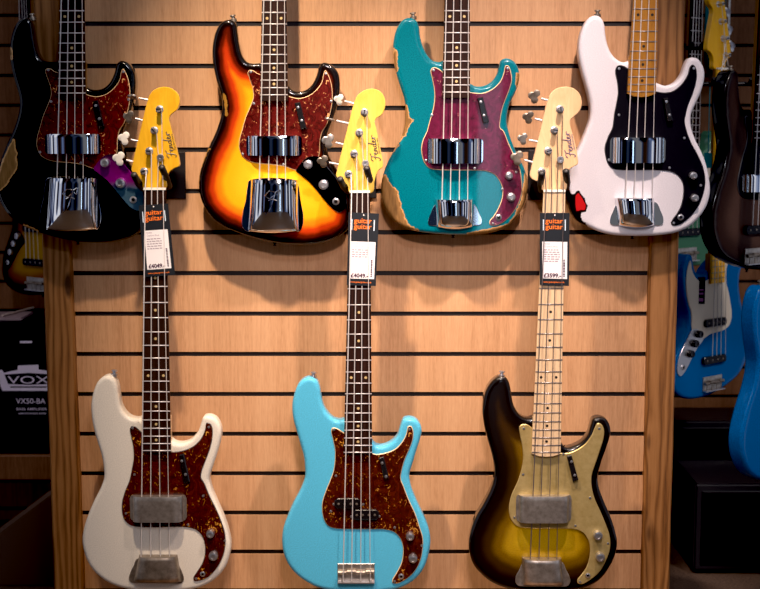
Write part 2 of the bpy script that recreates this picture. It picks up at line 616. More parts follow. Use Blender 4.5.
def text_mesh(name, body, size, parent, mat, origin, ex=(1, 0, 0), ez=(0, 0, 1), align='CENTER', extrude=0.0002, shear=0.0, xs=1.0, bold=0.0):
    cu = bpy.data.curves.new(name, 'FONT')
    cu.body = body
    cu.size = size
    cu.align_x = align
    cu.align_y = 'CENTER'
    cu.extrude = extrude
    cu.shear = shear
    cu.offset = bold
    cu.resolution_u = 3
    to = bpy.data.objects.new(name, cu)
    COL.objects.link(to)
    dg = bpy.context.evaluated_depsgraph_get()
    me = bpy.data.meshes.new_from_object(to.evaluated_get(dg))
    bpy.data.objects.remove(to)
    bpy.data.curves.remove(cu)
    ex, ez = Vector(ex).normalized(), Vector(ez).normalized()
    ny = ex.cross(ez)          # toward -y for ex=x, ez=z
    o = Vector(origin)
    for v in me.vertices:
        c = v.co
        v.co = o + ex * c.x * xs + ez * c.y + ny * c.z
    me.materials.clear()
    me.name = name
    return link(name, me, parent, [mat], None, False)

# ------------------------------------------------------------------ bass guitar
SC = 4.7125
def U(pts):   # upper crops: tuples (which, x, y)
    pass

def cover_dome(name, tl, tr, br, bl, H, parent, mat, y0, arch=0.3, foot=0.0, flange=0.0, pw=6.0, bulge=0.0, nu=28, nv=16):
    """raised cover; corners in local (x,z); H height. foot: how far the lower end comes down (0..1)."""
    bm = bmesh.new()
    grid = []
    tl, tr, br, bl = (np.array(p) for p in (tl, tr, br, bl))
    for i in range(nv + 1):
        v = i / nv
        row = []
        for j in range(nu + 1):
            u = -1 + 2 * j / nu
            s = (u + 1) / 2
            top = tl * (1 - s) + tr * s
            bot = bl * (1 - s) + br * s
            p = top * (1 - v) + bot * v
            p = p + np.array([0.0, -bulge * (1 - u * u) * v ** 3])
            if flange and abs(u) > 1 - flange:
                tt = (abs(u) - (1 - flange)) / flange
                md = (top + bot) / 2
                p = md + (p - md) * np.array([1.0, 1 - 0.28 * tt ** 2.5])
            core = 1 - flange
            if abs(u) <= core:
                uu = u / core
                h = H * (1 - arch * uu * uu)
                h *= 0.06 + 0.94 * max(0.0, 1 - abs(uu) ** pw) ** 0.5
            else:
                h = 0.0018
            if foot and v > 1 - foot and abs(u) <= core:
                t = (v - (1 - foot)) / foot
                h *= 0.12 + 0.88 * math.sqrt(max(0, 1 - t * t))
            if v < 0.08 and abs(u) <= core:
                h *= 0.93 + 0.07 * (v / 0.08)
            # round the corners of the flange
            row.append(bm.verts.new((p[0], y0 - max(h, 0.0015), p[1])))
        grid.append(row)
    for a, b in zip(grid[:-1], grid[1:]):
        for j in range(nu):
            bm.faces.new((a[j], a[j + 1], b[j + 1], b[j]))
    # skirts down to the body on every side
    border = grid[0] + [r[-1] for r in grid[1:]] + grid[-1][::-1][1:] + [r[0] for r in grid[::-1][1:-1]]
    low = [bm.verts.new((v.co.x, y0, v.co.z)) for v in border]
    k = len(border)
    for i in range(k):
        j = (i + 1) % k
        bm.faces.new((border[i], border[j], low[j], low[i]))
    return from_bm(name, bm, parent, [mat], None, True, 50)

def clover(c, r, yaw, parent, mat, thick=0.0022, ang=0.0):
    """clover-leaf tuning key, lobes pointing away from the shaft (to -x), turned by yaw about the shaft"""
    pts = []
    n = 48
    for k in range(n):
        a = 2 * math.pi * k / n
        best = 0.34
        for q in (math.pi, math.pi - 1.75, math.pi + 1.75):
            d, cr = 0.50, 0.50                       # union of three round lobes
            cs = math.cos(a - q)
            disc = cr * cr - d * d * (1 - cs * cs)
            if disc >= 0:
                best = max(best, d * cs + math.sqrt(disc))
        pts.append((r * best * math.cos(a), r * best * math.sin(a)))
    bm = bmesh.new()
    rings = []
    for ins, y in ((0.86, -thick), (1.0, -thick * 0.4), (1.0, thick * 0.4), (0.86, thick)):
        ring = []
        for x, z in pts:
            v = Vector((x * ins, y, z * ins))
            v = Matrix.Rotation(yaw, 3, 'X') @ v
            v = Matrix.Rotation(ang, 3, 'Y') @ v
            ring.append(bm.verts.new(v + Vector(c)))
        rings.append(ring)
    for a, b in zip(rings[:-1], rings[1:]):
        for k in range(n):
            j = (k + 1) % n
            bm.faces.new((a[k], a[j], b[j], b[k]))
    bm.faces.new(rings[0])
    bm.faces.new(rings[-1])
    return from_bm('tuning_key', bm, parent, [mat], None, True, 40)

def script_stroke(name, strokes, parent, mat, to3, rad):
    bm = bmesh.new()
    for s in strokes:
        pts = catmull(s, False, 0.08)
        add_tube(bm, [to3(x, y) for x, y in pts], rad, 5)
    return from_bm(name, bm, parent, [mat], None, False)

# cursive word drawn as strokes in a unit box (x along the word 0..3.4, y up 0..1)
SCRIPT = [
    [(0.0, 0.78), (0.25, 0.98), (0.6, 0.92), (0.95, 1.02)],
    [(0.62, 0.92), (0.45, 0.5), (0.28, 0.05), (0.05, -0.12), (-0.05, 0.05)],
    [(0.15, 0.45), (0.45, 0.5), (0.7, 0.48)],
    [(0.75, 0.25), (0.95, 0.4), (0.9, 0.52), (0.76, 0.36), (0.84, 0.1), (1.05, 0.14), (1.2, 0.48), (1.14, 0.1), (1.3, 0.42), (1.44, 0.44), (1.42, 0.12), (1.6, 0.2)],
    [(1.95, 0.46), (1.75, 0.45), (1.66, 0.2), (1.82, 0.1), (1.98, 0.4), (2.18, 1.0), (1.98, 0.4), (1.98, 0.1), (2.15, 0.18)],
    [(2.2, 0.25), (2.4, 0.42), (2.32, 0.52), (2.2, 0.34), (2.3, 0.1), (2.55, 0.2), (2.7, 0.5), (2.68, 0.1), (2.72, 0.35), (2.92, 0.48), (3.05, 0.4)],
]
FLETTER = [
    [(0.05, 0.72), (0.35, 0.95), (0.7, 0.9), (0.98, 1.0), (0.9, 0.7), (0.75, 0.8)],
    [(0.7, 0.92), (0.55, 0.55), (0.35, 0.1), (0.05, -0.15)],
    [(0.25, 0.5), (0.5, 0.58), (0.8, 0.5)],
    [(0.08, 0.72), (0.3, 0.6), (0.62, 0.75)],
]

def build_bass(spec, root):
    """every coordinate in spec is local: x right, z up, y=0 at the body's front face (front is -y)"""
    S = spec
    body = body_mesh('body', S['outline'], root, S['finish'], wear=S.get('wear', ()), wear2=S.get('wear2', ()),
                     grid=S.get('grid', 0.0045))
    for (bx, bz, dx, dz) in S.get('strap', ()):
        bm = bmesh.new()
        d = Vector((dx, 0, dz)).normalized()
        p = Vector((bx, 0.021, bz))
        add_tube(bm, [p - d * 0.004, p + d * 0.003, p + d * 0.0032, p + d * 0.008, p + d * 0.0085, p + d * 0.011, p + d * 0.012],
                 [0.0075, 0.0075, 0.0042, 0.0036, 0.0068, 0.0065, 0.004], 14)
        if dz < 0:
            for v in bm.verts:
                v.co = p + (v.co - p) * 0.6
        from_bm('strap_button', bm, body, [M['black_metal'] if dz < 0 else S.get('strap_mat', M['nickel_dark'])], None, True, 40)
    gy = -0.0024
    guard = None
    if 'guard' in S:
        guard = plate('pickguard', S['guard'], root, [S['guard_mat'], S['guard_edge']], gy, 0.0024, 0.0014, True, False, 0.003, True)
        for (x, z) in S.get('screws', ()):
            lathe_obj('screw', (x, gy, z), [(0.0030, 0), (0.0028, 0.0006), (0.0012, 0.0009)], guard, M['knob'], seg=10)
    host = guard or body
    if 'ctrl' in S:
        host = plate('control_plate', S['ctrl'], root, [S['ctrl_mat']], gy - 0.0004, 0.0028, 0.0008, True, True)
    for (x, z, r) in S.get('knobs', ()):
        lathe_obj('control_knob', (x, gy, z), [(r * 1.0, 0.0), (r * 1.0, 0.001), (r * 0.96, 0.0105), (r * 0.88, 0.013), (r * 0.5, 0.0138), (r * 0.48, 0.0128), (0.0003, 0.0128)],
                  host, S.get('knob_mat', M['knob']), seg=24)
    if 'jack' in S:
        x, z, r = S['jack']
        bm = bmesh.new()
        add_lathe(bm, (x, gy, z), [(r, 0), (r * 0.98, 0.0018), (r * 0.62, 0.0024), (r * 0.55, 0.0026), (r * 0.5, 0.0012), (0.0002, 0.0010)], seg=18)
        jk = from_bm('jack_socket', bm, host, [M['knob']], None, True, 35)
        lathe_obj('jack_hole', (x, gy - 0.0012, z), [(r * 0.5, 0), (r * 0.48, 0.0006), (0.0002, 0.0007)], host, M['black_plastic'], seg=14)
    if 'rest' in S:
        tr = plate('thumb_rest', S['rest'], root, [M['black_plastic']], gy - 0.009, 0.009, 0.0015, False)
        for (x, z) in S['rest_screws']:
            lathe_obj('screw', (x, gy - 0.0088, z), [(0.0034, 0), (0.0030, 0.0010), (0.001, 0.0014)], tr, M['knob'], seg=12)
    for pu in S.get('pickups', ()):
        x0, x1, z0, z1 = pu
        w = z1 - z0
        c = 0.25 * w
        pk = plate('pickup', [(x0, z0 + c), (x0 + c, z0), (x1 - c, z0), (x1, z0 + c), (x1, z1 - c), (x1 - c, z1), (x0 + c, z1), (x0, z1 - c)],
                   root, [M['black_plastic']], gy - 0.008, 0.009, 0.0012, False)
        for k in range(4):
            lathe_obj('pole_piece', (x0 + (x1 - x0) * (k + 0.7) / 4.4, gy - 0.008, (z0 + z1) / 2), [(0.0026, 0), (0.0026, 0.0006), (0.001, 0.0009)], pk, M['nickel_dark'], seg=10)
    if 'pcover' in S:
        x0, x1, z0, z1 = S['pcover']
        cover_dome('pickup_cover', (x0, z1), (x1, z1), (x1, z0), (x0, z0), 0.021, root, S['cover_mat'], gy, arch=S.get('parch', 0.45), flange=S.get('pflange', 0.10), pw=9.0, nu=80, nv=10)
        # the two end lugs' screws
        pc = root.children[-1] if False else None
    if 'bcover' in S:
        tl, tr_, br, bl, fl = S['bcover']
        fp = plate('bridge_cover', fl, root, [S['bcover_mat']], gy + 0.0006, 0.0020, 0.0006, True, True)
        dm = cover_dome('dome', tl, tr_, br, bl, 0.030, fp, S['bcover_mat'], -0.001, arch=S.get('barch', 0.34), foot=S.get('bfoot', 0.5), pw=4.5, bulge=S.get('bulge', 0.006), nu=48, nv=26)
        if S.get('emblem'):
            ex, ez, sz = S['emblem']
            script_stroke('emblem', FLETTER, fp, M['chrome'], lambda x, y: Vector((ex + (x - 0.5) * sz * 0.75, -0.0315 + 0.28 * 0.03 * ((x - 0.5) * 0.5) ** 2 + max(0, 0.35 - y) * 0.003, ez + (y - 0.45) * sz)), 0.0012)
    if 'bridge' in S:
        x0, x1, z0, z1 = S['bridge']
        br = plate('bridge', [(x0, z0), (x1, z0), (x1, z1), (x0, z1)], root, [M['nickel']], -0.003, 0.003, 0.0008, False)
        bm = bmesh.new()
        add_box(bm, x0, x1, -0.014, -0.003, z0, z0 + 0.0025)
        from_bm('bridge_lip', bm, br, [M['knob']])
        for k in range(4):
            xc = x0 + (x1 - x0) * (k + 0.5) / 4
            bm = bmesh.new()
            add_lathe(bm, (xc - (x1 - x0) * 0.115, -0.0085, z0 + (z1 - z0) * (0.55 + 0.05 * (k % 2))), [(0.0045, 0), (0.0045, (x1 - x0) * 0.23)], axis='X', seg=14)
            add_tube(bm, [(xc, -0.008, z0 + 0.001), (xc, -0.008, z0 + (z1 - z0) * 0.55)], 0.0014, 6)
            from_bm('saddle', bm, br, [M['nickel_dark']], None, True, 40)
    # neck -----------------------------------------------------------------
    nk = S['neck']
    zn, xln, xrn, ze, xle, xre = nk           # nut line and fretboard end
    fbY = -0.0105
    rnd = S.get('round_end', 0.0)
    xc_e = (xle + xre) / 2
    ends = [(xle, ze), (xle + 0.25 * (xre - xle), ze - rnd * 0.8), (xc_e, ze - rnd), (xre - 0.25 * (xre - xle), ze - rnd * 0.8), (xre, ze)] if rnd else [(xle, ze), (xre, ze)]
    fb = plate('fretboard', [(xln, zn)] + ends + [(xrn, zn)], root, [S['fb_mat']], fbY, 0.0065, 0.0008, False)
    # neck shaft behind the board, half-oval, running under the body joint
    bm = bmesh.new()
    rings = []
    zj = S.get('zjoint', ze + 0.07)
    for t in np.linspace(0, 1, 14):
        z = zn + (zj - zn) * t
        s = (z - zn) / (ze - zn)
        xl, xr = xln + (xle - xln) * s, xrn + (xre - xrn) * s
        c, hw = (xl + xr) / 2, (xr - xl) / 2
        ring = []
        for k in range(11):
            a = math.pi * k / 10
            ring.append(bm.verts.new((c - hw * math.cos(a), -0.004 + 0.019 * math.sin(a) ** 0.8, z)))
        rings.append(ring)
    for a, b in zip(rings[:-1], rings[1:]):
        for k in range(10):
            bm.faces.new((a[k], a[k + 1], b[k + 1], b[k]))
        bm.faces.new((a[-1], a[0], b[0], b[-1]))
    bm.faces.new(rings[0])
    bm.faces.new(rings[-1])
    # heel block under the fretboard end
    s = (zj - zn) / (ze - zn)
    xlj, xrj = xln + (xle - xln) * s, xrn + (xre - xrn) * s
    vv = []
    for y in (-0.0045, 0.012):
        vv.append([bm.verts.new((x, y, z)) for x, z in ((xlj, zj + 0.012), (xle, ze), (xre, ze), (xrj, zj + 0.012))])
    for i in range(4):
        j = (i + 1) % 4
        bm.faces.new((vv[0][i], vv[0][j], vv[1][j], vv[1][i]))
    bm.faces.new(vv[0])
    bm.faces.new(vv[1])
    neck = from_bm('neck', bm, root, [S['neck_mat']], None, True, 50)
    L = S['scale']
    z20 = S['z20']
    for n in range(S.get('first_fret', 1), 21):
        z = zn - L * (1 - 2 ** (-n / 12))
        s = (z - zn) / (ze - zn)
        xl, xr = xln + (xle - xln) * s, xrn + (xre - xrn) * s
        bm = bmesh.new()
        add_tube(bm, [(xl, fbY, z), (xr, fbY, z)], 0.00125, 6)
        from_bm('fret', bm, fb, [S.get('fret_mat', M['fret'])], None, True)
    for n in (3, 5, 7, 9, 12, 15, 17, 19):
        if n < S.get('first_fret', 1):
            continue
        za = zn - L * (1 - 2 ** (-(n - 1) / 12))
        zb = zn - L * (1 - 2 ** (-n / 12))
        z = (za + zb) / 2
        s = (z - zn) / (ze - zn)
        xl, xr = xln + (xle - xln) * s, xrn + (xre - xrn) * s
        for fx in ((0.22, 0.78) if n == 12 else (0.5,)):
            lathe_obj('inlay_dot', (xl + (xr - xl) * fx, fbY, z), [(0.0031, -0.0002), (0.0031, 0.0002), (0.0005, 0.0003)], fb, S['dot_mat'], seg=14)
    # nut
    if S.get('show_nut'):
        bm = bmesh.new()
        add_box(bm, xln, xrn, fbY - 0.0022, fbY + 0.006, zn - 0.001, zn + 0.004)
        from_bm('nut', bm, fb, [M['bone']])
    # headstock
    if 'head' in S:
        hd = plate('headstock', S['head'], root, [S['head_mat']], 0.001, 0.014, 0.0012, True, True, 0.002)
        km = S.get('key_mat', M['nickel'])
        for i, (x, z) in enumerate(S['posts']):
            bm = bmesh.new()
            y = 0.001
            add_lathe(bm, (x, y, z), [(0.0085, 0), (0.0085, 0.0012), (0.0062, 0.0018), (0.0060, 0.0025)], seg=20)
            add_lathe(bm, (x, y, z), [(0.0052, 0), (0.0050, 0.007), (0.0056, 0.010), (0.0056, 0.0165), (0.0048, 0.0175), (0.0006, 0.0175)], seg=18)
            tm = from_bm('tuning_machine', bm, root, [M['knob']], None, True, 35)
            a = R(S['slot'][i])
            bm = bmesh.new()
            ca, sa = math.cos(a), math.sin(a)
            vs = []
            for yy in (y - 0.0180, y - 0.0170):
                vs.append([bm.verts.new((x + ca * u - sa * w, yy, z + sa * u + ca * w)) for u, w in ((-0.0054, -0.0011), (0.0054, -0.0011), (0.0054, 0.0011), (-0.0054, 0.0011))])
            for q in range(4):
                bm.faces.new((vs[0][q], vs[0][(q + 1) % 4], vs[1][(q + 1) % 4], vs[1][q]))
            bm.faces.new(vs[0]); bm.faces.new(vs[1])
            from_bm('slot', bm, tm, [M['black_plastic']])
            (sx, sz), (kx, kz), kr, yaw = S['keys'][i]
            ang = -math.atan2(sz - kz, sx - kx)
            ky = 0.021
            tube_obj('shaft', [(sx + 0.015, ky, sz + 0.015 * (sz - kz) / (sx - kx)), (sx, ky, sz), (kx + kr * 0.9 * (sx - kx) / math.hypot(sx - kx, sz - kz), ky, kz + kr * 0.9 * (sz - kz) / math.hypot(sx - kx, sz - kz))], [0.0026, 0.0024, 0.0022], tm, M['fret'], 10)
            clover((kx, ky, kz), kr, yaw, tm, S['key_mats'][i] if 'key_mats' in S else km, ang=ang)
        if 'retainer' in S:
            x, z = S['retainer']
            bm = bmesh.new()
            add_lathe(bm, (x, 0.001, z), [(0.0078, 0.004), (0.0078, 0.0075), (0.0070, 0.0085), (0.003, 0.0085), (0.0025, 0.006), (0.0003, 0.006)], seg=20)
            add_lathe(bm, (x, 0.001, z), [(0.0035, 0), (0.0035, 0.004)], seg=12)
            from_bm('string_retainer', bm, hd, [M['knob']], None, True, 35)
        if 'logo' in S:
            (lx, lz), size, rot, lm = S['logo']
            c, s_ = math.cos(rot), math.sin(rot)
            script_stroke('logo', SCRIPT, hd, lm, lambda x, y: Vector((lx + size * (x * c - y * s_), 0.0008, lz + size * (x * s_ + y * c))), 0.0010)
            bx, bz = lx + size * (0.75 * c + 0.14 * s_), lz + size * (0.75 * s_ - 0.14 * c)
            text_mesh('lettering', 'PRECISION BASS', size * 0.26, hd, lm, (bx + 0.0, 0.0008, bz), (c, 0, s_), (-s_, 0, c), 'LEFT', 0.0002)
    elif 'head_out' in S:
        plate('headstock', S['head_out'], root, [S['head_mat']], 0.001, 0.014, 0.0012, True, True, 0.004)
    # strings
    for i, ((xb, zb), (xn, zz)) in enumerate(S['strings']):
        r = (0.00125, 0.0011, 0.00095, 0.0008)[i] * S.get('str_k', 1.0)
        pts = [(xb, -0.0165, zb)]
        if 'nut_x' in S:
            pts.append((S['nut_x'][i], fbY - (0.0072 if i in (0, 3) else 0.0022), zn + 0.002))
            px_, pz_ = S['posts'][3 - i]
            if i >= 2 and 'retainer' in S:
                rx, rz = S['retainer']
                pts.append((rx + (-0.0045 if i == 2 else 0.0035), -0.0015, rz))
            pts.append((px_ + 0.0056, -0.006, pz_ - 0.001))
        else:
            pts.append((xn, fbY - 0.0034, zz))
        tube_obj('string', pts, r, root, S.get('string_mat', M['string']), 7)
    return body

# ------------------------------------------------------------------ read the traced shapes
def mapper(x0, y0, s, Y, rx, rz, dy=0.0):
    def f(p):
        x, z = un(x0 + p[0] / s, y0 + p[1] / s, Y + dy)
        return (x - rx, z - rz)
    return f

def trace(Y, root, c1, c2, seq, dy=0.0):
    """seq: list of (crop index, [(x,y)...])"""
    out = []
    for k, pts in seq:
        cx, cy, s = (c1, c2)[k]
        f = mapper(cx, cy, s, Y, root[0], root[1], dy)
        out += [f(p) for p in pts]
    return out

YU, YL = -0.075, -0.135
BASS = {}

def make_spec(name, Y, c1, c2, d, base_px):
    """turn a traced guitar (photo crops) into local metric shapes"""
    rx, rz = un(*base_px, Y)
    root = (rx, rz)
    T = lambda seq, dy=0.0: trace(Y, root, c1, c2, seq, dy)
    P = lambda k, x, y, dy=0.0: T([(k, [(x, y)])], dy)[0]
    S = {}
    S['root'] = (rx, Y, rz)
    # the traced edge is the silhouette: the body's rear edge where its side faces the camera, else its front edge
    lo, hi = T(d['outline'], 0.010), T(d['outline'], 0.034)
    A = np.array(lo)
    tg = np.gradient(A, axis=0)
    nr = np.stack([tg[:, 1], -tg[:, 0]], 1)
    nr /= np.maximum(np.linalg.norm(nr, axis=1, keepdims=True), 1e-9)
    if area2(lo) < 0:
        nr = -nr
    S['outline'] = []
    for p, q, n_ in zip(lo, hi, nr):
        c = np.array([0 - (rx + p[0]), CAMZ - (rz + p[1])]) / 0.8
        k = min(1.0, max(0.0, float(n_ @ c) / 0.35))
        S['outline'].append((p[0] * (1 - k) + q[0] * k, p[1] * (1 - k) + q[1] * k))
    if 'guard' in d:
        S['guard'] = T(d['guard'])
    if 'ctrl' in d:
        S['ctrl'] = T(d['ctrl'])
    k1 = c1[2]
    px = 1.0 / k1 * (Y - CAMY) / F
    S['knobs'] = [(*P(1, x, y), r * px) for x, y, r in d['knobs']]
    x, y, r = d['jack']
    S['jack'] = (*P(1, x, y), r * px)
    if 'rest' in d:
        S['rest'] = T([(0, d['rest'])], -0.011)
        S['rest_screws'] = [P(0, x, y, -0.011) for x, y in d['rest_screws']]
    if 'pcover' in d:
        x0, y0, x1, y1 = d['pcover']
        a, b = P(1, x0, y1, -0.02), P(1, x1, y0, -0.02)
        S['pcover'] = (a[0], b[0], a[1], b[1])
    if 'pickups' in d:
        S['pickups'] = []
        for x0, y0, x1, y1 in d['pickups']:
            a, b = P(1, x0, y1, -0.01), P(1, x1, y0, -0.01)
            S['pickups'].append((a[0], b[0], a[1], b[1]))
    if 'bridge' in d:
        x0, y0, x1, y1 = d['bridge']
        a, b = P(1, x0, y1, -0.003), P(1, x1, y0, -0.003)
        S['bridge'] = (a[0], b[0], a[1], b[1])
    if 'bcover' in d:
        tl, tr, br, bl, fl = d['bcover']
        S['bcover'] = (P(1, *tl, -0.028), P(1, *tr, -0.028), P(1, *br, -0.01), P(1, *bl, -0.01), T([(1, fl)]))
    if 'emblem' in d:
        ex, ey, es = d['emblem']
        S['emblem'] = (*P(1, ex, ey, -0.03), es * px)
    # neck
    z12 = P(0, 0, d['f12'], -0.0105)[1]
    z20 = P(0, 0, d['f20'], -0.0105)[1]
    xl0, xr0, ya = d['neck_a']       # edges at an upper y of crop 1
    xl1, xr1, yb = d['neck_b']       # edges at the board end
    A0, A1 = P(0, xl0, ya, -0.0105), P(0, xr0, ya, -0.0105)
    B0, B1 = P(0, xl1, yb, -0.0105), P(0, xr1, yb, -0.0105)
    ze = B0[1]
    if 'nut' in d:
        nxl, nxr, ny = d['nut']
        q0, q1 = un(nxl, ny, Y - 0.0105), un(nxr, ny, Y - 0.0105)
        zn = q0[1] - rz
        L = (zn - z20) / (1 - 2 ** (-20 / 12))
        xln, xrn = q0[0] - rx, q1[0] - rx
    else:
        L = (z12 - z20) / (0.5 - 2 ** (-20 / 12))
        zn = z12 + L / 2
        ex = lambda a, b: b[0] + (a[0] - b[0]) * (zn - b[1]) / (a[1] - b[1])
        xln, xrn = ex(A0, B0), ex(A1, B1)
        c, hw = (xln + xrn) / 2, 0.0205
        w = max(xrn - xln, 0.036)
        xln, xrn = c - w / 2, c + w / 2
    S['neck'] = (zn, xln, xrn, ze, B0[0], B1[0])
    S['scale'] = L
    S['z20'] = z20
    # strings
    st = []
    for (xt, yt, xb, yb_) in d['strings']:
        b = P(1, xb, yb_, -0.0165)
        t = P(0, xt, yt, -0.0135)
        if 'nut' not in d:
            k = (zn - b[1]) / (t[1] - b[1])
            t = (b[0] + (t[0] - b[0]) * k, zn)
        else:
            t = (t[0], zn)
        # run on down under the bridge cover
        zext = d.get('string_end', 0.05)
        kk = (b[1] - zext * 0.6 - b[1]) / (t[1] - b[1])
        b2 = (b[0] + (t[0] - b[0]) * kk, b[1] - zext * 0.6)
        st.append((b2, t))
    S['strings'] = st
    S['wear'] = [T([(k, pts)]) for k, pts in d.get('wear', ())]
    S['wear2'] = [T([(k, pts)]) for k, pts in d.get('wear2', ())]
    S['strap'] = [(*un(x, y, Y), dx, dz) for x, y, dx, dz in d.get('strap', ())]
    S['strap'] = [(a - rx, b - rz, dx, dz) for a, b, dx, dz in S['strap']]
    S['screws'] = [P(k, x, y) for k, x, y in d.get('screws', ())]
    # headstock of the low guitars
    if 'head' in d:
        (hx, hy, hs), pts = d['head']
        H = lambda p, dy=0.001: tuple(np.array(un(hx + p[0] / hs, hy + p[1] / hs, Y + dy)) - np.array([rx, rz]))
        S['head'] = [H(p) for p in pts]
        S['posts'] = [H(p, -0.012) for p in d['posts']]
        S['slot'] = d['slot']
        S['retainer'] = H(d['retainer'], -0.006)
        hp = 1.0 / hs * (Y - CAMY) / F
        S['keys'] = [(H(a, 0.021), H(b, 0.021), r * hp, yaw) for a, b, r, yaw in d['keys']]
        (lx, ly), sz, rot = d['logo']
        S['logo'] = (H((lx, ly)), sz * hp, rot, d['logo_mat'])
        S['show_nut'] = True
        S['nut_x'] = [xln + (xrn - xln) * f for f in (0.10, 0.37, 0.63, 0.90)]
    else:
        c = (xln + xrn) / 2
        S['head_out'] = [(c - 0.022, zn + 0.002), (c - 0.045, zn + 0.03), (c - 0.03, zn + 0.12), (c - 0.015, zn + 0.21), (c + 0.01, zn + 0.225),
                         (c + 0.033, zn + 0.21), (c + 0.034, zn + 0.185), (c + 0.02, zn + 0.165), (c + 0.03, zn + 0.09), (c + 0.037, zn + 0.035), (c + 0.022, zn + 0.002)]
    for k in d:
        if k in ('finish', 'guard_mat', 'guard_edge', 'ctrl_mat', 'cover_mat', 'bcover_mat', 'fb_mat', 'neck_mat', 'dot_mat', 'fret_mat', 'string_mat',
                 'head_mat', 'round_end', 'first_fret', 'pflange', 'parch', 'barch', 'bfoot', 'bulge', 'key_mats', 'knob_mat', 'strap_mat', 'str_k', 'zjoint_px'):
            S[k] = d[k]
    return S

def place(name, S, label, group=None):
    root = empty(name, S['root'])
    tag(root, label, 'bass guitar', group)
    build_bass(S, root)
    return root

# ---- the offset (two-cutaway) body of the sunburst bass -----------------
J = dict(
    outline=[(0, [(332, 250), (295, 252), (270, 245), (250, 215), (238, 165), (230, 110), (222, 70), (205, 52), (180, 46), (150, 58), (125, 95), (110, 150), (106, 210), (112, 270), (125, 330), (142, 385), (152, 430), (150, 480), (138, 530)]),
             (1, [(118, 67), (95, 115), (65, 190), (45, 260), (42, 310), (52, 370), (75, 420), (115, 470), (165, 505), (225, 530), (290, 552), (370, 572), (440, 583), (520, 586), (590, 583), (650, 570), (700, 550), (735, 525), (755, 495), (766, 450), (764, 400), (752, 345), (732, 300), (705, 255), (676, 205), (652, 160), (643, 110), (650, 60)]),
             (0, [(664, 540), (680, 500), (695, 450), (705, 400), (707, 340), (700, 300), (685, 275), (660, 255), (630, 248), (610, 262), (600, 300), (580, 345), (550, 375), (510, 385), (480, 375), (458, 345)])],
    guard=[(0, [(340, 305), (318, 298), (300, 286), (285, 282), (272, 292), (280, 325), (295, 370), (298, 410), (285, 450), (262, 505)]),
           (1, [(245, 45), (232, 95), (232, 135), (250, 175), (280, 195), (320, 205), (380, 210), (440, 218), (490, 235), (520, 240), (560, 215), (600, 185), (612, 150), (613, 110), (622, 60)]),
           (0, [(645, 540), (660, 490), (670, 440), (672, 390), (665, 340), (650, 300), (638, 284), (630, 297), (622, 335), (600, 370), (565, 400), (520, 415), (480, 410), (450, 398)])],
    ctrl=[(1, [(500, 240), (508, 222), (545, 180), (570, 170), (605, 172), (625, 190), (645, 218), (680, 260), (715, 310), (735, 365), (738, 400), (725, 425), (705, 435), (680, 425), (640, 385), (600, 335), (560, 290), (520, 258)])],
    knobs=[(557, 210, 22), (630, 305, 24)], jack=(687, 384, 17),
    pcover=(263, 75, 525, 168), parch=0.40,
    bcover=((281, 283), (506, 285), (512, 526), (272, 526),
            [(280, 285), (272, 310), (262, 380), (248, 440), (246, 495), (258, 520), (285, 527), (340, 528), (430, 530), (485, 527), (515, 525), (530, 500), (534, 450), (522, 380), (512, 310), (505, 287)]),
    f12=66, f20=400, neck_a=(338, 455, 0), neck_b=(330, 461, 430),
    strings=[(347, 0, 327, 280), (380, 0, 370, 280), (412, 0, 410, 280), (446, 0, 450, 280)],
    rest=[(493, 438), (518, 433), (548, 555), (522, 565)], rest_screws=[(509, 459), (526, 521)],
    screws=[(0, 287, 292), (0, 640, 300), (0, 300, 440), (0, 665, 430), (1, 248, 160), (1, 440, 210)],
    emblem=(388, 385, 100),
    strap=[(232.5, 19.5, -0.15, 1), (274, 243.5, 0, -1)],
    first_fret=9,
)
UC = ((190, 10, SC), (190, 120, SC))
sunb = make_spec('sunburst', YU, UC[0], UC[1], dict(J,
    finish=M['f_burst'], guard_mat=M['tort'], guard_edge=M['ply_cream'], ctrl_mat=M['ctrl_chrome'], cover_mat=M['chrome'], bcover_mat=M['chrome'],
    fb_mat=M['rosewood'], neck_mat=M['maple_aged'], dot_mat=M['dot_cream'], head_mat=M['amber'],
    wear=[(0, [(154, 390), (164, 395), (172, 430), (177, 470), (174, 498), (168, 496), (165, 450), (158, 420)]),
          (1, [(96, 138), (84, 150), (58, 200), (44, 262), (42, 310), (30, 310), (30, 250), (56, 180), (84, 130)]),
          (1, [(740, 540), (770, 490), (775, 500), (745, 550), (700, 575), (690, 568)])]), (275, 246))
place('bass_guitar', sunb, 'three-tone sunburst bass with red tortoise pickguard and black burst edge hung high')

# black one: same model, its own place
BC = ((-12.3, 8.2, SC), (-12.3, 118.2, SC))
black = make_spec('black', YU, BC[0], BC[1], dict(J,
    finish=M['f_black'], guard_mat=M['tort'], guard_edge=M['ply_cream'], ctrl_mat=M['ctrl_iris'], cover_mat=M['chrome'], bcover_mat=M['chrome'],
    fb_mat=M['rosewood'], neck_mat=M['maple_aged'], dot_mat=M['dot_cream'], head_mat=M['amber'],
    strap=[(30.5, 18, -0.15, 1), (76, 242, 0, -1)],
    wear=[(1, [(x / 4.53 * SC + 12.3 * SC, (y + 0) / 4.53 * SC + 1.8 * SC) for x, y in [(62, 92), (42, 128), (16, 185), (-4, 250), (-6, 320), (14, 308), (28, 285), (52, 250), (74, 215), (70, 150)]]),
          (0, [(104, 190), (110, 190), (113, 235), (109, 240), (104, 235)]), (1, [(170, 505), (230, 530), (228, 536), (165, 512)])]), (74, 244.5))
place('bass_guitar', black, 'glossy black bass with red tortoise pickguard and bare worn patch on its edge')

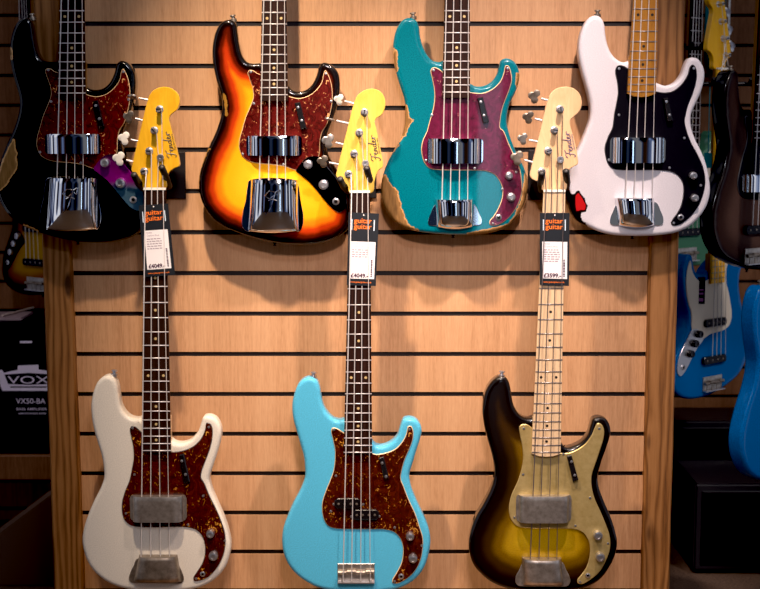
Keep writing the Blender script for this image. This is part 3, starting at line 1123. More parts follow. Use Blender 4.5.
# ---- precision-type basses, each traced on its own ------------------------
C = dict(
    outline=[(0, [(321, 238), (300, 245), (270, 238), (245, 210), (225, 170), (212, 120), (207, 80), (195, 52), (170, 38), (140, 42), (112, 70), (92, 120), (84, 180), (88, 240), (100, 300), (118, 360), (135, 410), (143, 455), (142, 500)]),
             (1, [(140, 25), (120, 90), (85, 150), (55, 210), (35, 270), (30, 320), (35, 380), (55, 430), (90, 475), (140, 508), (200, 525), (280, 535), (360, 540), (440, 540), (520, 535), (580, 522), (630, 495), (680, 440), (705, 390), (718, 330), (715, 270), (695, 210), (665, 150), (640, 90), (626, 40)]),
             (0, [(621, 530), (623, 490), (635, 440), (660, 390), (677, 340), (680, 300), (668, 260), (645, 236), (615, 228), (590, 240), (580, 270), (570, 305), (545, 340), (510, 358), (475, 360), (446, 345)])],
    guard=[(0, [(325, 298), (300, 277), (275, 270), (262, 285), (268, 320), (278, 370), (280, 420), (270, 480), (255, 530)]),
           (1, [(245, 50), (225, 95), (218, 130), (222, 170), (235, 205), (258, 228), (300, 235), (380, 237), (460, 237), (520, 240), (560, 255), (585, 285), (600, 325), (597, 370), (580, 415), (560, 450), (540, 475), (540, 492), (555, 498), (590, 490), (635, 455), (670, 405), (692, 340), (690, 270), (680, 220), (655, 165), (630, 110), (605, 50)]),
           (0, [(590, 555), (592, 510), (602, 460), (620, 410), (635, 370), (645, 330), (640, 290), (628, 262), (615, 262), (605, 300), (590, 335), (555, 370), (510, 390), (465, 390), (440, 385)])],
    knobs=[(630, 262, 19), (640, 362, 21)], jack=(582, 459, 15),
    rest=[(482, 415), (508, 410), (538, 528), (510, 535)], rest_screws=[(499, 434), (514, 497)],
    pcover=(248, 88, 512, 205),
    bcover=((284, 377), (470, 377), (464, 506), (292, 506),
            [(283, 400), (262, 440), (250, 475), (252, 493), (268, 498), (300, 500), (440, 500), (485, 495), (500, 490), (503, 470), (490, 440), (470, 400), (440, 390), (320, 390)]),
    f12=57, f20=387, neck_a=(327, 447, 0), neck_b=(318, 448, 415),
    strings=[(335, 0, 316, 370), (370, 0, 355, 370), (405, 0, 397, 370), (440, 0, 437, 370)],
    screws=[(0, 276, 284), (0, 625, 275), (0, 268, 495), (1, 240, 190), (1, 600, 325), (1, 470, 228), (1, 665, 245), (1, 556, 488)],
    strap=[(413.5, 17.0, -0.1, 1), (453.5, 235.5, 0, -1)],
    wear=[(0, [(90, 183), (104, 200), (101, 235), (108, 280), (98, 290), (92, 250), (86, 210)]),
          (0, [(140, 448), (152, 465), (158, 505), (180, 520), (163, 535), (152, 560), (142, 592), (124, 592), (134, 530)]),
          (1, [(134, -5), (158, -15), (142, 25), (122, 85), (92, 145), (78, 150), (112, 90)]),
          (1, [(46, 262), (75, 308), (105, 338), (124, 420), (150, 490), (202, 523), (140, 515), (85, 482), (45, 430), (20, 350), (30, 280)]),
          (0, [(668, 298), (684, 300), (682, 350), (672, 365), (667, 350)]),
          (1, [(708, 255), (724, 300), (724, 340), (700, 410), (640, 498), (628, 494), (660, 450), (690, 380), (702, 320)]),
          (1, [(440, 536), (640, 492), (640, 500), (560, 532), (440, 545)])],
    wear2=[], round_end=0.0, first_fret=9,
)
TC = ((375, 10, SC), (375, 120, SC))
teal = make_spec('teal', YU, TC[0], TC[1], dict(C,
    finish=M['f_teal'], guard_mat=M['tort_purple'], guard_edge=M['ply_cream'], cover_mat=M['chrome'], bcover_mat=M['chrome'],
    fb_mat=M['rosewood'], neck_mat=M['maple_aged'], dot_mat=M['dot_cream'], head_mat=M['amber']), (453, 237))
place('bass_guitar', teal, 'teal metallic bass with purple tortoise pickguard and chipped worn edges')

D = dict(
    outline=[(0, [(322, 238), (316, 262), (300, 270), (275, 262), (245, 235), (225, 195), (213, 140), (208, 95), (195, 65), (170, 50), (140, 58), (110, 90), (88, 140), (78, 200), (82, 260), (95, 320), (112, 380), (125, 430), (133, 480)]),
             (1, [(130, 0), (110, 60), (85, 120), (58, 175), (40, 230), (31, 290), (31, 350), (46, 430), (80, 475), (125, 500), (180, 525), (240, 540), (320, 546), (400, 546), (480, 541), (550, 528), (610, 500), (660, 450), (690, 400), (705, 340), (702, 280), (690, 220), (665, 150), (635, 90), (618, 40)]),
             (0, [(614, 542), (618, 510), (640, 460), (662, 410), (678, 350), (678, 310), (665, 275), (645, 252), (615, 248), (590, 258), (575, 290), (560, 330), (530, 365), (495, 380), (455, 368)])],
    guard=[(0, [(335, 310), (300, 287), (275, 284), (262, 298), (260, 320), (268, 360), (272, 410), (265, 460), (255, 510)]),
           (1, [(246, 35), (225, 80), (210, 130), (215, 175), (225, 205), (245, 228), (280, 236), (360, 237), (450, 237), (520, 243), (555, 262), (578, 300), (580, 350), (570, 400), (550, 440), (528, 470), (522, 485), (530, 497), (560, 495), (610, 460), (650, 410), (675, 350), (685, 290), (675, 225), (650, 165), (620, 110), (600, 60)]),
           (0, [(588, 545), (592, 520), (605, 470), (625, 420), (640, 370), (645, 330), (640, 295), (625, 280), (612, 290), (600, 330), (570, 375), (530, 405), (490, 412), (445, 405)])],
    knobs=[(623, 262, 19), (630, 367, 19)], jack=(567, 458, 15),
    rest=[(488, 440), (510, 437), (532, 545), (508, 550)], rest_screws=[(502, 455), (516, 518)],
    pcover=(240, 83, 505, 203),
    bcover=((268, 370), (455, 370), (450, 498), (278, 498),
            [(267, 395), (250, 430), (236, 465), (238, 490), (252, 496), (290, 497), (430, 497), (470, 496), (484, 490), (487, 462), (475, 430), (457, 392), (430, 380), (300, 380)]),
    f12=73, f20=408, neck_a=(345, 462, 0), neck_b=(317, 452, 418), round_end=0.008,
    strings=[(352, 0, 308, 365), (384, 0, 350, 365), (418, 0, 390, 365), (452, 0, 435, 365)],
    screws=[(0, 278, 300), (0, 630, 298), (0, 277, 518), (1, 230, 188), (1, 585, 85), (1, 515, 225), (1, 662, 308), (1, 535, 485)],
    strap=[(599, 14.5, -0.05, 1), (634, 236.5, 0, -1)],
    wear=[(1, [(x / 7.35 * SC, (y / 7.35 + 40) * SC) for x, y in [(20, 170), (45, 185), (62, 225), (80, 255), (105, 258), (135, 236), (165, 280), (192, 330), (186, 372), (155, 372), (138, 410), (160, 450), (195, 488), (185, 500), (130, 475), (80, 425), (30, 350)]])],
    wear2=[(1, [(x / 7.35 * SC, (y / 7.35 + 40) * SC) for x, y in [(112, 262), (135, 236), (165, 280), (192, 330), (186, 372), (155, 368), (120, 382), (112, 330)]])],
    first_fret=9,
)
DC = ((560, 5, SC), (560, 120, SC))
white = make_spec('white', YU, DC[0], DC[1], dict(D,
    finish=M['f_white'], guard_mat=M['guard_black'], guard_edge=M['ply_white'], cover_mat=M['chrome'], bcover_mat=M['chrome'],
    fb_mat=M['maple_aged'], neck_mat=M['maple_aged'], dot_mat=M['dot_black'], fret_mat=M['fret_dark'], head_mat=M['amber']), (632, 237))
place('bass_guitar', white, 'white bass with black pickguard and amber maple fretboard hung in front of a post')

LS = 4.6
E = dict(
    outline=[(0, [(309, 255), (290, 258), (265, 252), (240, 232), (222, 200), (212, 150), (205, 105), (190, 75), (165, 62), (135, 72), (105, 100), (85, 150), (76, 210), (80, 270), (92, 330), (110, 390), (125, 440), (133, 490)]),
             (1, [(135, 75), (120, 120), (90, 180), (60, 250), (40, 320), (36, 370), (45, 420), (65, 470), (100, 515), (145, 550), (200, 575), (280, 592), (380, 597), (480, 595), (570, 580), (640, 545), (690, 490), (715, 420), (722, 370), (710, 310), (690, 250), (660, 180), (634, 115), (625, 70)]),
             (0, [(626, 520), (638, 480), (655, 430), (672, 370), (680, 320), (672, 285), (650, 255), (620, 245), (595, 255), (580, 290), (568, 325), (540, 355), (505, 370), (470, 368), (438, 345)])],
    guard=[(0, [(318, 340), (295, 320), (278, 305), (262, 303), (253, 315), (258, 350), (268, 400), (270, 450), (262, 500)]),
           (1, [(250, 90), (230, 140), (217, 190), (217, 235), (228, 270), (250, 292), (285, 302), (360, 305), (450, 303), (520, 305), (560, 318), (585, 345), (597, 385), (597, 430), (585, 470), (560, 510), (545, 535), (548, 550), (565, 552), (610, 535), (650, 495), (680, 440), (692, 385), (690, 330), (675, 280), (650, 220), (620, 160), (595, 100)]),
           (0, [(581, 540), (585, 505), (600, 465), (620, 410), (632, 360), (632, 310), (620, 290), (605, 288), (598, 320), (580, 360), (545, 395), (500, 415), (460, 420), (432, 415)])],
    knobs=[(625, 330, 20), (638, 432, 22)], jack=(588, 518, 13),
    rest=[(479, 438), (500, 432), (528, 560), (503, 572)], rest_screws=[(491, 465), (508, 527)],
    pcover=(248, 165, 508, 282), parch=0.04,
    bcover=((287, 447), (463, 447), (490, 560), (266, 560),
            [(285, 450), (268, 485), (252, 520), (249, 546), (262, 559), (320, 561), (430, 562), (490, 561), (501, 545), (497, 520), (482, 485), (465, 450), (430, 447), (320, 447)]),
    barch=0.08, bfoot=0.25, bulge=0.0,
    f12=98, f20=417, neck_a=(318, 430, 0), neck_b=(307, 441, 428),
    nut=(143.6, 165.8, 189.5),
    strings=[(322, 0, 303, 440), (357, 0, 347, 440), (391, 0, 392, 440), (425, 0, 435, 440)],
    screws=[(0, 266, 313), (0, 616, 308), (0, 274, 526), (1, 590, 160), (1, 520, 292), (1, 235, 240), (1, 690, 365), (1, 558, 540)],
    strap=[(112.5, 376.5, 0.1, 1)],
    head=((100, 70, 4.908), [(213, 580), (206, 548), (186, 520), (163, 507), (154, 490), (158, 465), (200, 285), (232, 155), (245, 120), (265, 98), (300, 84), (340, 86), (372, 105), (388, 130), (390, 165), (374, 198), (347, 220), (339, 240), (345, 270), (366, 350), (388, 440), (389, 470), (362, 484), (342, 500), (328, 530), (322, 580)]),
    posts=[(288, 192), (262, 296), (237, 398), (212, 498)], slot=[0, -50, -5, 20], retainer=(296, 430),
    keys=[((240, 148), (165, 132), 30, 1.25), ((212, 248), (145, 230), 33, 0.25), ((188, 350), (122, 335), 34, 0.1), ((163, 450), (97, 435), 36, 0.15)],
    key_mats=[M['nickel'], M['nickel_dark'], M['bone'], M['bone']],
    logo=((372, 425), 42, R(102)), logo_mat=M['logo_ink'],
)
EC = ((75, 360, LS), (75, 461, LS))
low_white = make_spec('lowwhite', YL, EC[0], EC[1], dict(E,
    finish=M['f_cream'], guard_mat=M['tort_brown'], guard_edge=M['ply_white'], cover_mat=M['nickel'], bcover_mat=M['nickel_dark'],
    fb_mat=M['rosewood'], neck_mat=M['maple'], dot_mat=M['dot_cream'], head_mat=M['amber'], strap_mat=M['knob']), (157, 591))
place('bass_guitar', low_white, 'vintage white bass with brown tortoise pickguard, tarnished covers and amber headstock')

Fd = dict(E,
    outline=[(0, [(318, 262), (300, 265), (275, 260), (250, 240), (228, 205), (215, 160), (208, 115), (195, 85), (170, 70), (140, 75), (112, 100), (92, 145), (80, 200), (83, 260), (98, 320), (118, 390), (132, 440), (138, 490)]),
             (1, [(138, 70), (120, 120), (88, 180), (58, 250), (38, 310), (33, 360), (40, 420), (60, 470), (95, 515), (140, 550), (195, 578), (270, 594), (390, 599), (490, 596), (570, 583), (640, 545), (685, 490), (708, 420), (715, 360), (705, 300), (680, 235), (650, 170), (627, 115), (618, 65)]),
             (0, [(620, 515), (634, 470), (652, 410), (668, 360), (675, 320), (665, 285), (645, 262), (615, 255), (590, 262), (575, 295), (562, 335), (535, 365), (500, 382), (465, 380), (445, 360)])],
    guard=[(0, [(326, 340), (300, 322), (280, 312), (263, 312), (258, 325), (265, 360), (275, 410), (275, 460), (268, 510)]),
           (1, [(252, 90), (232, 140), (217, 190), (217, 235), (228, 275), (248, 300), (280, 310), (360, 313), (440, 313), (510, 315), (550, 328), (575, 355), (587, 390), (588, 430), (580, 470), (560, 510), (540, 545), (540, 560), (560, 563), (600, 545), (640, 510), (668, 460), (680, 400), (680, 350), (665, 300), (645, 240), (615, 175), (590, 110)]),
           (0, [(579, 545), (585, 500), (600, 450), (620, 405), (635, 360), (635, 320), (625, 303), (612, 305), (603, 340), (585, 375), (550, 410), (500, 428), (460, 432), (440, 425)])],
    knobs=[(621, 342, 20), (634, 443, 21)], jack=(580, 529, 14),
    rest=[(478, 452), (500, 445), (524, 545), (501, 552)], rest_screws=[(493, 474), (511, 536)],
    pickups=[(273, 173, 395, 222), (357, 225, 478, 272)], bridge=(288, 472, 458, 558),
    f12=107, f20=425, neck_a=(325, 440, 0), neck_b=(316, 447, 433),
    nut=(349.6, 370.0, 192.3), string_end=0.01,
    strings=[(333, 0, 313, 545), (366, 0, 352, 545), (400, 0, 394, 545), (434, 0, 438, 545)],
    screws=[(0, 270, 320), (0, 618, 318), (0, 280, 532), (1, 257, 230), (1, 270, 197), (1, 405, 198), (1, 350, 254), (1, 480, 253), (1, 550, 305), (1, 675, 388), (1, 550, 552)],
    strap=[(312.8, 378.5, 0.1, 1)],
    head=((310, 80, 5.354), [(210, 600), (203, 570), (183, 547), (152, 530), (140, 512), (146, 480), (190, 300), (228, 150), (240, 110), (262, 75), (300, 52), (345, 48), (380, 65), (402, 105), (402, 145), (385, 185), (354, 207), (347, 225), (355, 260), (375, 360), (390, 440), (389, 468), (370, 482), (355, 510), (345, 545), (335, 600)]),
    posts=[(291, 172), (263, 283), (235, 396), (205, 505)], slot=[80, 95, 10, 30], retainer=(297, 447),
    keys=[((240, 128), (158, 105), 31, 0.35), ((208, 233), (112, 212), 34, 1.5), ((178, 345), (102, 327), 40, 0.1), ((153, 452), (72, 436), 36, 0.3)],
    key_mats=[M['bone'], M['nickel'], M['nickel'], M['nickel_dark']],
    logo=((374, 428), 45, R(100)), logo_mat=M['logo_ink'],
)
Fd.pop('pcover'); Fd.pop('bcover')
FC = ((275, 360, LS), (275, 461, LS))
cyan = make_spec('cyan', YL, FC[0], FC[1], dict(Fd,
    finish=M['f_cyan'], guard_mat=M['tort_brown'], guard_edge=M['ply_cream'], cover_mat=M['chrome'], bcover_mat=M['chrome'],
    fb_mat=M['rosewood'], neck_mat=M['maple'], dot_mat=M['dot_cream'], head_mat=M['yellow'], strap_mat=M['knob']), (357, 592))
place('bass_guitar', cyan, 'sky blue bass with brown tortoise pickguard, uncovered black pickups and yellow headstock')

Gd = dict(E,
    outline=[(0, [(333, 248), (318, 255), (295, 255), (270, 242), (248, 210), (238, 170), (232, 130), (222, 95), (205, 70), (180, 65), (150, 80), (122, 115), (105, 160), (100, 220), (108, 290), (125, 360), (145, 430), (155, 490)]),
             (1, [(151, 70), (135, 120), (105, 180), (70, 240), (45, 310), (38, 370), (45, 430), (65, 480), (105, 525), (150, 558), (210, 582), (300, 597), (400, 601), (490, 597), (570, 582), (640, 545), (690, 480), (715, 420), (722, 370), (710, 310), (690, 250), (660, 180), (636, 110), (633, 70)]),
             (0, [(635, 520), (650, 465), (670, 410), (686, 360), (692, 320), (682, 285), (660, 258), (630, 250), (605, 258), (592, 290), (580, 330), (550, 365), (510, 385), (480, 390), (463, 375)])],
    guard=[(0, [(340, 318), (310, 297), (288, 295), (273, 305), (275, 340), (285, 390), (290, 440), (285, 490)]),
           (1, [(266, 90), (235, 160), (225, 210), (228, 250), (242, 280), (265, 300), (300, 307), (380, 310), (460, 310), (520, 313), (560, 325), (585, 355), (597, 395), (595, 440), (580, 490), (555, 525), (540, 545), (540, 560), (560, 566), (600, 545), (640, 510), (670, 460), (690, 400), (688, 345), (670, 290), (645, 230), (620, 175), (606, 120)]),
           (0, [(604, 545), (608, 520), (625, 470), (645, 410), (660, 360), (662, 320), (650, 295), (632, 290), (620, 310), (605, 345), (575, 385), (530, 415), (490, 428), (455, 425)])],
    knobs=[(632, 337, 22), (642, 436, 22)], jack=(587, 524, 12),
    rest=[(492, 442), (513, 437), (545, 553), (520, 562)], rest_screws=[(513, 468), (528, 530)],
    pcover=(260, 163, 518, 285), parch=0.04,
    bcover=((290, 458), (472, 460), (480, 574), (290, 574),
            [(288, 470), (270, 505), (257, 530), (256, 558), (268, 572), (300, 576), (400, 577), (475, 577), (497, 572), (507, 555), (503, 530), (488, 500), (473, 468), (440, 460), (320, 458)]),
    f12=101, f20=424, neck_a=(350, 465, 0), neck_b=(330, 463, 432), round_end=0.007,
    nut=(543.6, 565.4, 191.5),
    strings=[(357, 0, 322, 455), (390, 0, 362, 455), (425, 0, 405, 455), (458, 0, 445, 455)],
    screws=[(0, 293, 314), (0, 640, 314), (0, 290, 525), (0, 475, 432), (1, 250, 258), (1, 598, 168), (1, 530, 296), (1, 680, 378), (1, 552, 555)],
    strap=[(502.3, 377.5, 0.1, 1)],
    head=((500, 70, 4.909), [(210, 590), (204, 566), (190, 550), (160, 536), (148, 518), (155, 480), (198, 300), (230, 165), (250, 115), (280, 90), (320, 82), (360, 90), (392, 120), (402, 160), (392, 200), (365, 228), (346, 245), (345, 270), (365, 340), (382, 430), (382, 462), (360, 475), (340, 490), (330, 530), (322, 590)]),
    posts=[(298, 192), (270, 295), (240, 397), (208, 500)], slot=[95, -10, 15, 40], retainer=(297, 440),
    keys=[((243, 152), (172, 130), 35, 0.15), ((215, 250), (142, 232), 33, 0.3), ((187, 352), (115, 338), 30, 0.15), ((155, 452), (88, 432), 37, 0.1)],
    key_mats=[M['nickel_dark'], M['nickel_dark'], M['nickel'], M['nickel_dark']],
    logo=((366, 425), 42, R(101)), logo_mat=M['logo_purple'],
)
GC = ((460, 360, LS), (460, 461, LS))
gold = make_spec('gold', YL, GC[0], GC[1], dict(Gd,
    finish=M['f_two'], guard_mat=M['guard_gold'], guard_edge=M['guard_gold'], cover_mat=M['nickel'], bcover_mat=M['nickel'],
    fb_mat=M['maple'], neck_mat=M['maple'], dot_mat=M['dot_black'], fret_mat=M['fret_dark'], string_mat=M['string_dark'], head_mat=M['pale_maple'], strap_mat=M['knob']), (547, 592))
place('bass_guitar', gold, 'two-tone sunburst bass with gold pickguard and pale maple neck')


# ------------------------------------------------------------------ the setting
def struct(o):
    o['kind'] = 'structure'
    return o

ys = [23.2, 66.0, 108.0, 149.3, 191.3, 232.5, 273.5, 314.5, 354.5, 394.3, 433.9, 473.3, 512.3, 551.6]
gz = [un(380, y, 0.0)[1] for y in ys]
a_, b_ = np.polyfit(range(len(ys)), gz, 1)      # groove k sits at height b_ + a_*k
PITCH_Z = -a_

def slat_wall(name, x0, x1, z0, z1, y, mat, zref, gap=0.0106):
    bm = bmesh.new()
    add_box(bm, x0, x1, y + 0.0035, y + 0.022, z0, z1, 1)
    k0 = int(math.floor((z0 - zref) / PITCH_Z)) - 1
    k1 = int(math.ceil((z1 - zref) / PITCH_Z)) + 1
    for k in range(k0, k1):
        lo = max(z0, zref + k * PITCH_Z + gap / 2)
        hi = min(z1, zref + (k + 1) * PITCH_Z - gap / 2)
        if hi - lo < 0.004:
            continue
        v = add_box(bm, x0, x1, y, y + 0.012, lo, hi, 0)
    o = from_bm(name, bm, None, [mat, M['groove']])
    return struct(o)

PL = [un(33.0, 0, -0.03)[0], un(62, 0, -0.03)[0]]
wx0 = un(45, 100, 0)[0]
wx1 = un(670, 100, 0)[0]
slat_wall('wall_middle', wx0, wx1, 0.0, 2.15, 0.0, M['slat'], b_)
# far wall: its own groove heights
zr = un(20, 75.4, 1.3)[1]
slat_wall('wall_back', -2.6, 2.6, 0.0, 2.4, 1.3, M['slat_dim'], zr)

bm = bmesh.new()
add_box(bm, -2.6, 2.6, 0.03, 1.32, -0.05, 0.0)
struct(from_bm('floor', bm, None, [M['carpet']]))
bm = bmesh.new()
add_box(bm, -2.6, 2.6, -4.6, 0.03, -0.05, 0.0)
struct(from_bm('floor_front', bm, None, [wood('floor_laminate', [(0.16, 0.085, 0.04), (0.25, 0.14, 0.07)], (2, 14, 1), 4, 0.45)]))

def post(name, corners, y0, y1):
    """rough timber post; corners: four (px, py) of its front face: top left, top right, bottom right, bottom left"""
    tl, tr, br, bl = [un(*c, y0) for c in corners]
    def ext(a, b, z):
        t = (z - b[1]) / (a[1] - b[1])
        return (b[0] + (a[0] - b[0]) * t, z)
    c = [ext(tl, bl, 2.2), ext(tr, br, 2.2), ext(tr, br, 0.0), ext(tl, bl, 0.0)]
    bm = bmesh.new()
    rows = 40
    prof = [(0, 1), (0, 0.1), (0.06, 0), (0.94, 0), (1, 0.1), (1, 1)]
    rings = []
    rnd = random.Random(name)
    for i in range(rows + 1):
        t = i / rows
        l = (c[3][0] * (1 - t) + c[0][0] * t, 2.2 * t)
        r = (c[2][0] * (1 - t) + c[1][0] * t, 2.2 * t)
        w = r[0] - l[0]
        j = [rnd.uniform(-0.0006, 0.0006) for _ in range(3)]
        rings.append([bm.verts.new((l[0] + w * u + (j[0] if u < .5 else j[1]), y0 + (y1 - y0) * v + j[2] * (v < .5), l[1])) for u, v in prof])
    for p, q in zip(rings[:-1], rings[1:]):
        for k in range(len(prof)):
            m = (k + 1) % len(prof)
            bm.faces.new((p[k], p[m], q[m], q[k]))
    bm.faces.new(rings[0])
    bm.faces.new(rings[-1])
    return struct(from_bm(name, bm, None, [M['post']]))

post('trim_1', [(33, 0), (61, 0), (83.5, 589), (54, 589)], -0.022, 0.03)
post('trim_2', [(656, 0), (685.5, 0), (669.5, 589), (642, 589)], -0.022, 0.03)

# ------------------------------------------------------------------ hangers holding the lower basses
def hanger(nut_px, plate_px, prongs, label):
    zc = un(nut_px[0], nut_px[1], YL)
    root = empty('guitar_hanger', (zc[0], 0.0, zc[1]))
    tag(root, label, 'hanger', 'hangers for the lower basses')
    rx, rz = zc
    x0, y0, x1, y1 = plate_px
    a, b = un(x0, y1, -0.006), un(x1, y0, -0.006)
    P = [(a[0] - rx, a[1] - rz), (b[0] - rx, a[1] - rz), (b[0] - rx, b[1] - rz), (a[0] - rx, b[1] - rz)]
    plate('back_plate', P, root, [M['black_metal']], -0.006, 0.0055, 0.001, False)
    # arm from the plate to the yoke behind the neck
    yk = YL + 0.034
    tube_obj('arm', [(0, -0.005, -0.004), (0, yk, -0.006)], 0.007, root, M['black_metal'], 12)
    for (tip, basepx) in prongs:
        t = un(*tip, YL - 0.022)
        b2 = un(*basepx, YL + 0.030)
        tp = (t[0] - rx, YL - 0.022, t[1] - rz)
        bp = (b2[0] - rx, YL + 0.030, b2[1] - rz)
        mid = tuple((tp[i] * 0.45 + bp[i] * 0.55) for i in range(3))
        mid = (mid[0] + (0.002 if mid[0] > 0 else -0.002), mid[1], mid[2] - 0.003)
        tp2 = tuple(tp[i] + (tp[i] - mid[i]) * 0.08 for i in range(3))
        bm = bmesh.new()
        add_tube(bm, [(0.0, yk, -0.006), (bp[0] * 0.7, yk + 0.001, bp[2] * 0.6), bp, mid, tp, tp2], [0.0065, 0.0065, 0.0068, 0.0070, 0.0074, 0.0045], 14)
        from_bm('prong', bm, root, [M['rubber']], None, True, 50)
    return root

hanger((154.6, 190), (149, 152, 185, 199), [((133.8, 174.5), (143.5, 189)), ((161.5, 167), (169.5, 186))], 'black yoke hanger gripping the leftmost amber headstock of the lower row')
hanger((359.8, 192), (343, 150, 376, 198), [((340, 179), (348, 191)), ((366.5, 168), (372, 189))], 'black yoke hanger gripping the bright yellow headstock')
hanger((554.4, 191), (528, 150, 567, 200), [((541.8, 173), (541, 190)), ((565.8, 171), (567, 188))], 'black yoke hanger gripping the pale maple headstock')

# ------------------------------------------------------------------ price tags slipped under the strings
def fit_text(name, body, width, parent, mat, at, ex, ez, height=None, bold=0.0, align='CENTER', extr=0.00012):
    o = text_mesh(name, body, 1.0, parent, mat, (0, 0, 0), (1, 0, 0), (0, 0, 1), align, 0.0, bold=bold)
    xs = [v.co.x for v in o.data.vertices]
    zs = [v.co.z for v in o.data.vertices]
    w = max(xs) - min(xs)
    h = max(zs) - min(zs)
    k = width / w
    kh = (height / h) if height else k
    xm, zm = (max(xs) + min(xs)) / 2, (max(zs) + min(zs)) / 2
    ex, ez = Vector(ex).normalized(), Vector(ez).normalized()
    for v in o.data.vertices:
        x, z = (v.co.x - xm) * k, (v.co.z - zm) * kh
        v.co = Vector(at) + ex * x + ez * z
    return o

def price_tag(corners, sticker, price, label, lines):
    Y = YL - 0.0150
    c = [un(*p, Y) for p in corners]            # TL TR BR BL
    rx, rz = (c[2][0] + c[3][0]) / 2, (c[2][1] + c[3][1]) / 2
    root = empty('price_tag', (rx, Y, rz))
    tag(root, label, 'price tag', 'price tags on the lower basses')
    loc = lambda p: (p[0] - rx, p[1] - rz)
    C4 = [np.array(loc(p)) for p in c]
    plate('card', [tuple(p) for p in C4], root, [M['tag_black']], 0.0, 0.0007, 0, False)
    def at(u, v, y=-0.0003):
        p = (C4[0] * (1 - u) + C4[1] * u) * (1 - v) + (C4[3] * (1 - u) + C4[2] * u) * v
        return Vector((p[0], y, p[1]))
    ex, ez = at(1, .5) - at(0, .5), at(.5, 0) - at(.5, 1)
    W, H = ex.length, ez.length
    def quad(u0, v0, u1, v1, name, mat, y, par=root):
        pts = [at(u0, v0), at(u1, v0), at(u1, v1), at(u0, v1)]
        return plate(name, [(p.x, p.z) for p in pts], par, [mat], y, 0.0002, 0, False)
    u0, v0, u1, v1 = sticker
    st = quad(u0, v0, u1, v1, 'sticker', M['sticker'], -0.0003)
    fit_text('lettering', 'guitar', W * 0.60, root, M['orange_ink'], at(0.48, 0.12, -0.0003), ex, ez, H * 0.085, 0.012)
    fit_text('lettering', 'guitar', W * 0.60, root, M['orange_ink'], at(0.48, 0.20, -0.0003), ex, ez, H * 0.085, 0.012)
    for u in (0.10, 0.84):
        quad(u, 0.09, u + 0.035, 0.24, 'stripe', M['white_ink'], -0.0002)
    lathe_obj('eyelet', at(0.5, 0.03, 0.0), [(0.0016, 0.0), (0.0014, 0.0004), (0.0003, 0.0005)], root, M['sticker'], seg=10)
    fit_text('lettering', 'www.guitarguitar.co.uk', W * 0.72, root, M['orange_ink'], at(0.48, 0.955, -0.0003), ex, ez, H * 0.028, 0.01)
    sm = (u1 - u0)
    S = lambda u, v: at(u0 + (u1 - u0) * u, v0 + (v1 - v0) * v, -0.0007)
    fit_text('lettering', 'FENDER', W * sm * 0.24, st, M['grey_ink'], S(0.20, 0.06), ex, ez, H * 0.020)
    fit_text('lettering', 'Custom Shop', W * sm * 0.52, st, M['grey_ink'], S(0.36, 0.135), ex, ez, H * 0.028)
    bm = bmesh.new()
    rr = random.Random(price + label)
    for i in range(lines):
        v = 0.22 + i * 0.062
        u = 0.08
        while u < 0.66:
            w = rr.uniform(0.06, 0.16)
            p, q = S(u, v - 0.013), S(min(u + w, 0.70), v + 0.013)
            vv = [bm.verts.new((x, -0.0007, z)) for x, z in ((p.x, p.z), (q.x, p.z), (q.x, q.z), (p.x, q.z))]
            bm.faces.new(vv)
            u += w + 0.035
    from_bm('small_print', bm, st, [M['grey_ink']])
    fit_text('lettering', price, W * sm * 0.70, st, M['dark_ink'], S(0.41, 0.915), ex, ez, H * 0.062, 0.035)
    bm = bmesh.new()
    v = 0.48
    while v < 0.95:
        h = rr.choice((0.012, 0.02, 0.034))
        p, q = S(0.845, v), S(0.91, v + h)
        vv = [bm.verts.new((x, -0.0007, z)) for x, z in ((p.x, p.z), (q.x, p.z), (q.x, q.z), (p.x, q.z))]
        bm.faces.new(vv)
        v += h + rr.choice((0.012, 0.02))
    from_bm('barcode', bm, st, [M['dark_ink']])
    return root

price_tag([(138.6, 205.5), (168.0, 203.5), (175.2, 275.0), (144.2, 277.2)], (0.12, 0.355, 0.90, 0.90), '\u00a34049.-', 'tilted black price card with white sticker on the vintage white bass', 5)
price_tag([(348.6, 212.2), (379.0, 213.6), (375.8, 286.0), (346.8, 285.2)], (0.08, 0.395, 0.93, 0.905), '\u00a34049.-', 'black price card with white sticker on the sky blue bass', 4)
price_tag([(540.0, 213.0), (569.6, 213.0), (569.0, 286.0), (539.8, 285.0)], (0.08, 0.395, 0.93, 0.905), '\u00a33599.-', 'black price card with white sticker on the gold-pickguard bass', 6)

# ------------------------------------------------------------------ basses on the racks behind
def jloc(x, y, dy=0.0):
    p = un(x, y, YU + dy)
    return (p[0] - sunb['root'][0], p[1] - sunb['root'][2])

def rectj(x0, y0, x1, y1):
    a, b = jloc(x0, y1), jloc(x1, y0)
    return (a[0], b[0], a[1], b[1])

